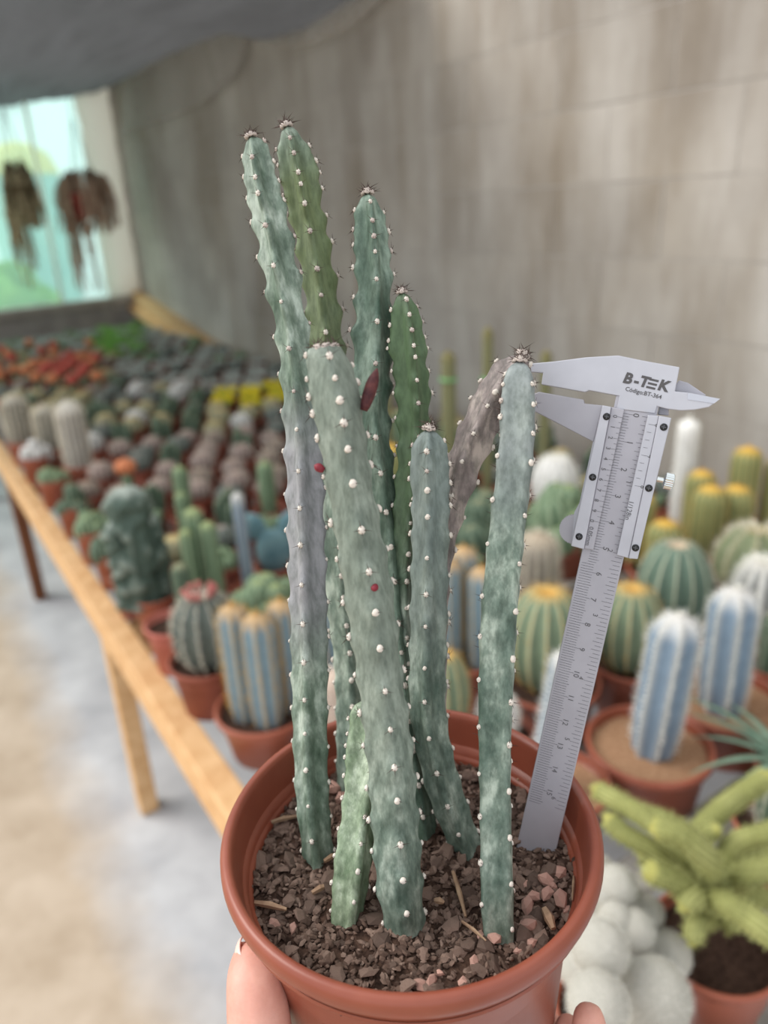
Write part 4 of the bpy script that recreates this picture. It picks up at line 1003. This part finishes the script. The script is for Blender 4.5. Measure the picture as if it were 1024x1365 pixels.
# small pots along the bench edge
for i, (x, y, w, m_) in enumerate(((34, 608, 40, B_whiteg), (58, 640, 42, B_green), (82, 676, 44, B_dgreen), (108, 708, 46, B_green), (134, 738, 48, B_dgreen))):
    heads_plant(['pale spiny clump in a small clay pot, farthest of the bench-edge row', 'green clump in a small clay pot beside the pale spiny clump', 'dark green clump in a small clay pot along the bench edge', 'mid green clump in a small clay pot along the bench edge', 'dark green clump beside the brick-red pot thicket'][i], (x, y, w), 9, .020, .034, m_, seed=20 + i, zup=.03, hp_=.09)
for x, y, w, yt, lab in ((107, 618, 42, 536, 'thick white hairy column standing tallest among the far green clumps'), (18, 588, 40, 530, 'dull grey hairy column next to the far end of the bench edge'), (62, 598, 36, 545, 'grey hairy column between two other hairy columns')):
    r, b, _ = potted(lab, (x, y, 46), .09); body(r, b, x, w * .8, yt, B_hair2 if x == 107 else B_hair3, nr=14, dep=.06, spines=(M_spine_pale, 3, .02, .0010))
# --- near right: drooping green tubes, white balls, narrow leaves
r, b, _ = potted('sprawling cactus of fuzzy yellow-green finger stems in a brown pot', (955, 1250, 170), .11, taper=.7); L0 = np.array(r.location)
cen = b + np.array([0, 0, .02]); dc = depth(cen)
def tubestem(pxs, wpx, nrib=12):
    rows = [tuple(at_depth(x, y, d)) for x, y, d in pxs]; P, s = spline(rows, .006)
    Rr = wpx / 2 * .86 * depth(P[0]) / F; v = []; K = []; n = nrib * 3; ref = np.array([0, 0, 1.0]); mb = MB(); tot = s[-1]
    for i in range(len(P)):
        tt = unit(P[min(i + 1, len(P) - 1)] - P[max(i - 1, 0)]); e1 = unit(np.cross(tt, ref) if abs(tt @ ref) < .95 else np.cross(tt, (1, 0, 0))); e2 = np.cross(e1, tt)
        e = (tot - s[i]) / Rr; r_ = Rr * (math.sqrt(max(.01, 1 - (1 - min(1, e)) ** 2))) * (.85 + .15 * min(1, s[i] / .03))
        for j in range(n):
            a = 2 * PI * j / n; rg = .5 + .5 * math.cos(nrib * a); d = e1 * math.cos(a) + e2 * math.sin(a); p = P[i] + d * r_ * (.93 + .07 * rg); v.append(p - L0); K.append((rg * (.55 + .45 * math.sin(s[i] * 900)), s[i] / tot, 0, 1))
            if j % 3 == 0:
                for _ in range(2): mb.spike(p - L0, d + np.array([rnd.gauss(0, .5) for _ in '123']), .006, .0004)
    f = [(i * n + j, i * n + (j + 1) % n, (i + 1) * n + (j + 1) % n, (i + 1) * n + j) for i in range(len(P) - 1) for j in range(n)] + [tuple(range((len(P) - 1) * n, len(P) * n))]
    o = link('finger_stem', mesh_data('finger_stem', v, f, [M_tube], k=K), r); mb.build('spines', M_fuzz_y, o, smooth=False, kind='stuff')
d0 = dc
for pxs, w in (([(945, 1195, d0), (900, 1125, d0 - .03), (860, 1090, d0 - .02), (800, 1055, d0 + .03), (790, 1048, d0 + .035)], 30), ([(950, 1190, d0), (945, 1150, d0 - .06), (905, 1110, d0 - .07), (866, 1104, d0 - .06)], 38),
               ([(940, 1200, d0), (880, 1140, d0 - .02), (830, 1110, d0 - .01), (806, 1085, d0)], 30), ([(945, 1210, d0), (910, 1180, d0 - .05), (860, 1158, d0 - .07)], 34), ([(950, 1215, d0), (925, 1195, d0 - .06), (907, 1215, d0 - .07)], 32),
               ([(955, 1220, d0), (930, 1230, d0 - .05), (922, 1262, d0 - .06)], 30), ([(945, 1190, d0), (930, 1120, d0 + .02), (955, 1085, d0 + .03), (1010, 1045, d0 + .05), (1030, 1030, d0 + .05)], 34), ([(960, 1190, d0), (975, 1130, d0), (1030, 1110, d0 - .01), (1060, 1104, d0 - .01)], 34),
               ([(965, 1190, d0), (1000, 1165, d0 - .05), (1040, 1160, d0 - .06), (1075, 1166, d0 - .06)], 36), ([(955, 1205, d0), (960, 1200, d0 - .06), (1000, 1225, d0 - .08), (1050, 1262, d0 - .10)], 38), ([(970, 1185, d0 + .01), (1010, 1140, d0 + .03), (1050, 1130, d0 + .04)], 30),
               ([(945, 1190, d0 + .01), (935, 1120, d0 + .01), (960, 1104, d0 - .01)], 28), ([(965, 1210, d0), (1000, 1195, d0), (1040, 1205, d0)], 32), ([(960, 1215, d0), (975, 1225, d0 - .03), (970, 1245, d0 - .03)], 28), ([(940, 1205, d0), (895, 1165, d0 + .01), (850, 1135, d0 + .02)], 30), ([(945, 1200, d0), (905, 1105, d0 + .03), (850, 1080, d0 + .05)], 26)):
    tubestem(pxs, w)
# white balls
rw, bwl, _ = potted('cluster of fuzzy white ball cacti crowded between held pot and finger-stem cactus', (815, 1345, 150), .09, taper=.8); L0 = np.array(rw.location)
mb0 = MB(); v = []; n, mm = 26, 18
for i in range(mm + 1):
    for j in range(n):
        p, a = PI * i / mm, 2 * PI * j / n; d = np.array([math.sin(p) * math.cos(a), math.sin(p) * math.sin(a), math.cos(p)]); v.append(d * (1 + .03 * mnoise.noise(tuple(d * 9)) - .06 * max(0, d[2] - .9) * 10))
ballf = [(i * n + j, (i + 1) * n + j, (i + 1) * n + (j + 1) % n, i * n + (j + 1) % n) for i in range(mm) for j in range(n)]
M_ball = noisy('white_fuzz_skin', (132, 128, 119), (204, 201, 192), 42, .95, spec=.05, lo=.3, hi=.7)
balld = mesh_data('ball_head', v, ballf, [M_ball])
fz = MB(); g = random.Random(5)
for i in range(700):
    z_ = 1 - 2 * (i + .5) / 700; a = i * 2.39996; q = math.sqrt(1 - z_ * z_); d = np.array([q * math.cos(a), q * math.sin(a), z_])
    fz.spike(d * .98, d + np.array([g.gauss(0, .35) for _ in '123']), g.uniform(.10, .20), .009)
fzd = fz.data('spines', M_white_fuzz, smooth=False)
dW = depth(bwl)
for x, y, w, dd in ((800, 1265, 76, -.06), (870, 1328, 100, -.05), (797, 1338, 82, -.10), (822, 1180, 52, .0), (843, 1240, 58, -.02), (890, 1272, 62, .0), (862, 1216, 46, .02), (803, 1195, 46, .0), (835, 1195, 46, .03), (787, 1222, 40, .0), (820, 1225, 46, -.02), (835, 1290, 60, .02), (890, 1310, 50, .04), (850, 1365, 80, .0), (775, 1290, 60, .0), (800, 1160, 40, .05)):
    d = dW + dd; p = at_depth(x, y, d); R_ = w / 2 * d / F
    o = link('ball_head', balld, rw, p - L0); o.scale = (R_,) * 3; o.rotation_euler = tuple(Vector(tuple(unit(CAM - p) * .6 + np.array([rnd.gauss(0, .3), rnd.gauss(0, .3), .6]))).to_track_quat('Z', 'Y').to_euler())
    s_ = link('spines', fzd, o); s_['kind'] = 'stuff'
# narrow grey-green leaves at the right edge
r, b, _ = potted('narrow-leaved grey-green rosette plant at the bench between two brown pots', (1052, 1012, 90), .09, cat='succulent', name='potted_succulent'); L0 = b - np.array(r.location)
M_leaf = noisy('rosette_leaf', (104, 132, 112), (140, 162, 140), 20, .6)
for i in range(16):
    a = i * 2.4; l = .13 + .02 * (i % 3); v = []; n = 8
    for j in range(n + 1):
        g_ = j / n; w = .007 * (1 - g_ ** 2) + .0004; x = l * g_; z = l * (.55 * g_ - .45 * g_ * g_) + .01
        for s_, h in ((-1, 0.003), (0, -.0015), (1, .003), (0, .001)): v.append((x * math.cos(a) - s_ * w * math.sin(a), x * math.sin(a) + s_ * w * math.cos(a), z + h * (1 - g_)))
    f = [(j * 4 + k_, j * 4 + (k_ + 1) % 4, j * 4 + 4 + (k_ + 1) % 4, j * 4 + 4 + k_) for j in range(n) for k_ in range(4)]
    link('leaf', mesh_data('leaf', v, f, [M_leaf]), r, L0)
r, b, _ = potted('brown pot with a low prickly clump under the finger-stem cactus tips', (1035, 1095, 110), .09); L0 = b - np.array(r.location)
o, q, R_, H = body(r, b, 1035, 60, 1040, B_dgreen, 'globe', nr=11, dep=.14, spines=(M_spine_pale, 3, .010, .0006))
# black tray under the right-hand pots
def tray(label, a, b, la, lb, h=.045):
    rt = thing('nursery_tray', label, 'tray', tb(a, b, ZT)); mb = MB(); w = .004
    mb.box((0, 0, .003), (la, lb, .004)); o = mb.build('tray_base', M_black, rt, smooth=False); o.rotation_euler[2] = RZB
    for c_, d_ in (((la / 2, 0, h / 2), (w, lb, h)), ((-la / 2, 0, h / 2), (w, lb, h)), ((0, lb / 2, h / 2), (la, w, h)), ((0, -lb / 2, h / 2), (la, w, h))):
        mb = MB(); mb.box(c_, d_); o = mb.build('tray_side', M_black, rt, smooth=False); o.rotation_euler[2] = RZB

# nudge neighbouring pots apart until none stands in another
def foot(o):
    r_ = 0
    for ch in o.children:
        if ch.name.split('.')[0] in ('pot', 'stem', 'head', 'pad'):
            L_ = np.array(ch.location)
            for v_ in list(ch.data.vertices)[::7]: r_ = max(r_, math.hypot(v_.co[0] * ch.scale[0] + L_[0], v_.co[1] * ch.scale[1] + L_[1]))
    return r_
PL = [o for o in bpy.data.objects if o.parent is None and 'R' in o.keys()]
FR = [max(.84 * foot(o), o['R']) for o in PL]; PX = np.array([o.location[:2] for o in PL]); PX0 = PX.copy()
wgt = np.array([.15 if depth((p[0], p[1], ZT)) < 1.05 else 1.0 for p in PX])
for it in range(300):
    mv = np.zeros_like(PX)
    for i in range(len(PL)):
        for j in range(i):
            d = PX[i] - PX[j]; l = np.hypot(*d); g_ = FR[i] + FR[j] + .002 - l
            if g_ > 0:
                d = d / max(l, 1e-5) * g_ * .5; wi, wj = wgt[i], wgt[j]; mv[i] += d * 2 * wi / (wi + wj); mv[j] -= d * 2 * wj / (wi + wj)
    PX += mv * .6; b_ = PX @ N[:2] - NB
    for i in range(len(PL)):
        lo_, hi_ = FR[i] * .62, 1.45 - FR[i]
        PX[i] += N[:2] * (min(max(b_[i], min(lo_, hi_)), hi_) - b_[i])
    if np.abs(mv).max() < 1e-4: break
for o, p in zip(PL, PX): o.location = (p[0], p[1], o.location[2])
for o, p, q in zip(PL, PX, PX0):
    if np.hypot(*(p - q)) > .04: print(proj((*q, ZT + .1)), proj((*p, ZT + .1)), 'moved', o['label'][:40], (p - q).round(3))
FOOT = dict((o.name, r_) for o, r_ in zip(PL, FR))

# ------------------------------------------------------------------ rows of small pots over the rest of the bench
def sproto(kind):
    rt = bpy.data.objects.new('potted_cactus', None); COL.objects.link(rt); rt.empty_display_size = .03
    return rt
SP = {}
def species(key, label, build, R_=.050, H=.085, potm=None, cat='cactus', group=None, name='potted_cactus'):
    rt = bpy.data.objects.new(name, None); COL.objects.link(rt)
    link('pot', pot_data(R_, H, potm or M_terra_dull, 20), rt); link('soil', soil_data(R_, H - .012, M_soil, 12), rt)
    build(rt, H - .014); tag(rt, label, cat, group); SP[key] = [rt, False]
def gl(mat, R_, H, nr=10, sp=None, kind='globe', nm='stem'):
    def fn(rt, z):
        ribobj(nm, mat, rt, (0, 0, z), R_, H, nr, dep=.14, kind=kind, nz=12, na=nr * 4, spines=sp)
    return fn
B_brown = ribmat('brown_spined_skin', (116, 98, 84), (160, 138, 122), (168, 142, 122), .85)
B_pinkb = ribmat('pinkish_spined_skin', (128, 106, 96), (176, 150, 140), (190, 160, 148), .85)
B_silver = ribmat('silver_skin', (146, 152, 142), (196, 200, 192), (204, 204, 196), .8)
B_red = ribmat('red_graft_skin', (176, 74, 66), (204, 116, 96), (200, 100, 86), .9, sat=1)
B_orange = ribmat('orange_graft_skin', (196, 116, 80), (220, 156, 112), (214, 140, 100), .9, sat=1)
B_tan = ribmat('straw_spined_skin', (126, 124, 88), (184, 174, 126), (206, 190, 140), .75)
def graft(mat):
    def fn(rt, z):
        ribobj('stock', B_green, rt, (0, 0, z), .016, .06, 4, dep=.25, nz=6); ribobj('head', mat, rt, (0, 0, z + .05), .034, .05, 8, dep=.2, kind='globe', nz=10, na=32)
    return fn
def multi(mat, n, R_, H, spread, kind='column'):
    def fn(rt, z):
        v, f, K, _ = ribbed(R_, H, 6, .2, kind, nz=8, na=24); d = mesh_data('stem', v, f, [mat], k=K)
        for i in range(n):
            a = i * 2.4; q = spread * math.sqrt((i + .3) / n); o = link('stem', d, rt, (q * math.cos(a), q * math.sin(a), z)); s_ = rnd.uniform(.7, 1.15); o.scale = (1, 1, s_); o.rotation_euler = (rnd.gauss(0, .1), rnd.gauss(0, .1), a)
    return fn
M_ylw = NT('yellow_petal').done((226, 206, 52), .6, .2); M_grs = noisy('bright_leaf', (104, 160, 66), (140, 190, 90), 30, .6); M_slv = noisy('silver_leaf', (150, 156, 148), (196, 200, 194), 30, .6)
def tuft(mat, tipm=None, n=26, l=.10, w=.004, up=1.2):
    def fn(rt, z):
        mb = MB(); tp = MB()
        for i in range(n):
            a = i * 2.4; d = unit((math.cos(a), math.sin(a), rnd.uniform(.5, 1.6) * up)); p = np.array([.012 * math.cos(a), .012 * math.sin(a), z]); e = p + d * l * rnd.uniform(.7, 1.1); mb.tube([p, (p + e) / 2 + (0, 0, .008), e], [w, w, w * .4], 4)
            if tipm: tp.lathe([(.0005, .006), (.010, .004), (.012, 0), (.0005, -.003)], 7, e)
        mb.build('foliage', mat, rt)
        if tipm: tp.build('blossoms', tipm, rt, kind='stuff')
    return fn
species('brown', 'small brown-spined globe cactus in a clay pot', gl(B_brown, .043, .058, 10, (M_spine_pale, 1, .010, .0008)), group='brown globe cacti in rows')
species('pink', 'small pinkish-grey globe cactus in a clay pot', gl(B_pinkb, .041, .062, 12, (M_spine_pale, 1, .008, .0008)), group='pinkish globe cacti in rows')
species('grey', 'small grey-green ribbed globe cactus in a clay pot', gl(B_grey, .045, .065, 11), group='grey-green globe cacti in rows')
species('tan', 'small straw-spined globe cactus in a clay pot', gl(B_tan, .045, .070, 12, (M_spine_gold, 1, .009, .0008)), group='straw-spined globe cacti in rows')
species('col', 'upright green columnar cactus in a clay pot', gl(B_green, .022, .15, 6, None, 'column'), group='green columns in rows')
species('multi', 'clump of short dark green columns in a clay pot', multi(B_dgreen, 7, .015, .09, .032), group='dark green clumps in rows')
species('clump', 'clump of small pale green heads in a clay pot', multi(B_green, 10, .017, .045, .036, 'globe'), group='pale green clumps in rows')
species('white', 'small white woolly globe cactus in a clay pot', gl(B_whiteg, .044, .075, 12, (M_white_fuzz, 1, .012, .0008)), group='white globe cacti in rows')
species('red', 'red grafted ball cactus on a green stalk', graft(B_red), group='red grafted cacti')
species('orange', 'orange grafted ball cactus on a green stalk', graft(B_orange), group='orange grafted cacti')
species('silver', 'silver-grey leafy succulent in a small pot', tuft(M_slv, None, 34, .048, .006, .8), cat='succulent', group='silver succulents', name='potted_succulent')
species('yellow', 'yellow-flowered leafy succulent in a small pot', tuft(M_grs, M_ylw, 26, .060, .004, 2.2), cat='succulent', group='yellow-flowered succulents', name='potted_succulent')
species('lime', 'bright green leafy succulent in a small pot', tuft(M_grs, None, 34, .07, .006, 1.4), cat='succulent', group='bright green succulents', name='potted_succulent')
taken = [(np.array(o.location)[:2], FOOT.get(o.name, .05)) for o in bpy.data.objects if o.parent is None and 'R' in o.keys()]
used = {k_: 0 for k_ in SP}; LAB = {k_: v_[0]['label'] for k_, v_ in SP.items()}
CAMXY = CAM[:2]
row = 0; a = 1.05
while a < A_END - .35:
    b = .10 + (row % 2) * .055; step = .118
    while b < 1.36:
        P = tb(a + rnd.uniform(-.012, .012), b + rnd.uniform(-.012, .012), ZT)
        x, y = proj(P + ZV * .1); b += step
        if not (-40 < x < 1064) or depth(P) < .6: continue
        if any(np.hypot(*(P[:2] - q)) < r_ + .050 for q, r_ in taken): continue
        if 400 < x < 700 and y > 880: continue
        g = rnd.random(); gx = x + rnd.gauss(0, 12); gy = y + rnd.gauss(0, 6)
        if gx > 300 and gx < 385 and 512 < gy < 545: k_ = 'yellow' if g < .6 else 'silver'
        elif gy < 470: k_ = 'lime' if 130 < gx < 180 and gy < 480 and g < .6 else 'silver' if g < .8 else 'clump'
        elif gy < 520 and gx < 150: k_ = 'red' if g < .30 else 'orange' if g < .52 else 'tan' if g < .72 else 'brown' if g < .9 else 'silver'
        elif gy < 512: k_ = 'silver' if g < .75 else 'grey'
        elif gy < 575: k_ = 'tan' if g < .40 else 'grey' if g < .7 else 'white' if g < .82 else 'multi'
        elif gy < 665 and gx < 420: k_ = 'brown' if g < .38 else 'pink' if g < .70 else 'grey' if g < .85 else 'multi' if g < .93 else 'orange'
        else: k_ = 'multi' if g < .3 else 'clump' if g < .5 else 'col' if g < .62 else 'grey' if g < .82 else 'white' if g < .9 else 'tan'
        src, flag = SP[k_]
        if flag: o = copy_tree(src)
        else: o = src; SP[k_][1] = True
        o.location = tuple(P); o.rotation_euler = (0, 0, rnd.uniform(0, 6.28)); s_ = rnd.uniform(.86, 1.0); o.scale = (s_,) * 3; used[k_] += 1; bb = float(P @ N) - NB; o['label'] = LAB[k_] + (', wall side' if bb > .98 else ', mid bench' if bb > .48 else ', front side') + (' towards the window' if a > 3.6 else ' near hairy columns' if a > 2.4 else ' near held pot')
    a += .118; row += 1
for k_, (src, flag) in SP.items():
    if not flag:
        for ch in list(src.children): bpy.data.objects.remove(ch, do_unlink=True)
        bpy.data.objects.remove(src, do_unlink=True)
print('rows', used, sum(used.values()), 'areoles', N_AR[0])

# ------------------------------------------------------------------ hanging plants at the far end
M_shag = noisy('hanging_stems', (150, 138, 108), (200, 188, 152), 20, .8, kind='Geo', rand=.1); M_shag2 = noisy('hanging_stems_brown', (152, 126, 108), (202, 176, 152), 20, .8, kind='Geo')  # strand colours brightened to offset the backlit dimness under the cloth
M_olivepot = NT('olive_pot').done((98, 88, 68), .7, .2); M_redpot = NT('red_pot').done((150, 62, 56), .6, .3); M_wire = NT('wire').done((80, 84, 84), .5, .4, .6)
def hanging(label, x, ytop, w, tails, mat, off, showpot):
    P = at_plane(x, ytop + 30, corner + E_N * off, E_N); pp = depth(P) / F; Rw_ = w / 2 * pp
    rt = thing('hanging_plant', label, 'hanging plant', P, None)
    mb = MB(); mb.lathe([(.0005, -.10), (.075, -.10), (.10, .05), (.105, .05), (.105, .06), (.09, .06), (.085, .02), (.0005, .02)], 24); mb.build('pot', M_redpot if showpot else M_olivepot, rt)
    fo = MB(); g = random.Random(int(x))
    for i in range(95):
        a = g.choice((2.6, 3.4, 3.0, .2, 6.0, 5.2, 1.2)) + g.gauss(0, .22); q = g.uniform(.05, .10); rr = Rw_ * g.uniform(.35, 1.0)
        L_ = (g.choice(tails) if math.cos(a) < .2 else tails[0]) * pp * g.uniform(.45, 1.05)
        p0 = np.array([q * math.cos(a), q * math.sin(a), .03]); p1 = np.array([rr * .75 * math.cos(a), rr * .75 * math.sin(a), .12 + .10 * (1 - rr / Rw_) + g.uniform(0, .05)]); p2 = np.array([rr * math.cos(a), rr * math.sin(a), .0]); p3 = p2 + (g.gauss(0, .02), g.gauss(0, .02), -L_)
        C_, _ = spline([p0, p1, p2, (p2 + p3) / 2 + (g.gauss(0, .01), 0, 0), p3], .05); fo.tube(C_, g.uniform(.005, .009), 5)
    fo.build('trailing_stems', mat, rt, kind='stuff')
    wi = MB(); zt_ = cloth(float(P @ U), float((P_wall - P) @ N))[2] - P[2]
    for a in (0, 2.1, 4.2): wi.tube([(.10 * math.cos(a), .10 * math.sin(a), .055), (0, 0, .5)], .003, 5)
    wi.tube([(0, 0, .5), (0, 0, zt_ + .02)], .003, 5); wi.build('wire', M_wire, rt)
hanging('olive trailing plant hanging beside the window frame edge, strands in one long tail', 28, 232, 46, (40, 70, 100, 130), M_shag, .5, False)
hanging('wide shaggy brown trailing plant with a red pot hanging near the white post', 116, 240, 82, (40, 50, 80, 110), M_shag2, .5, True)
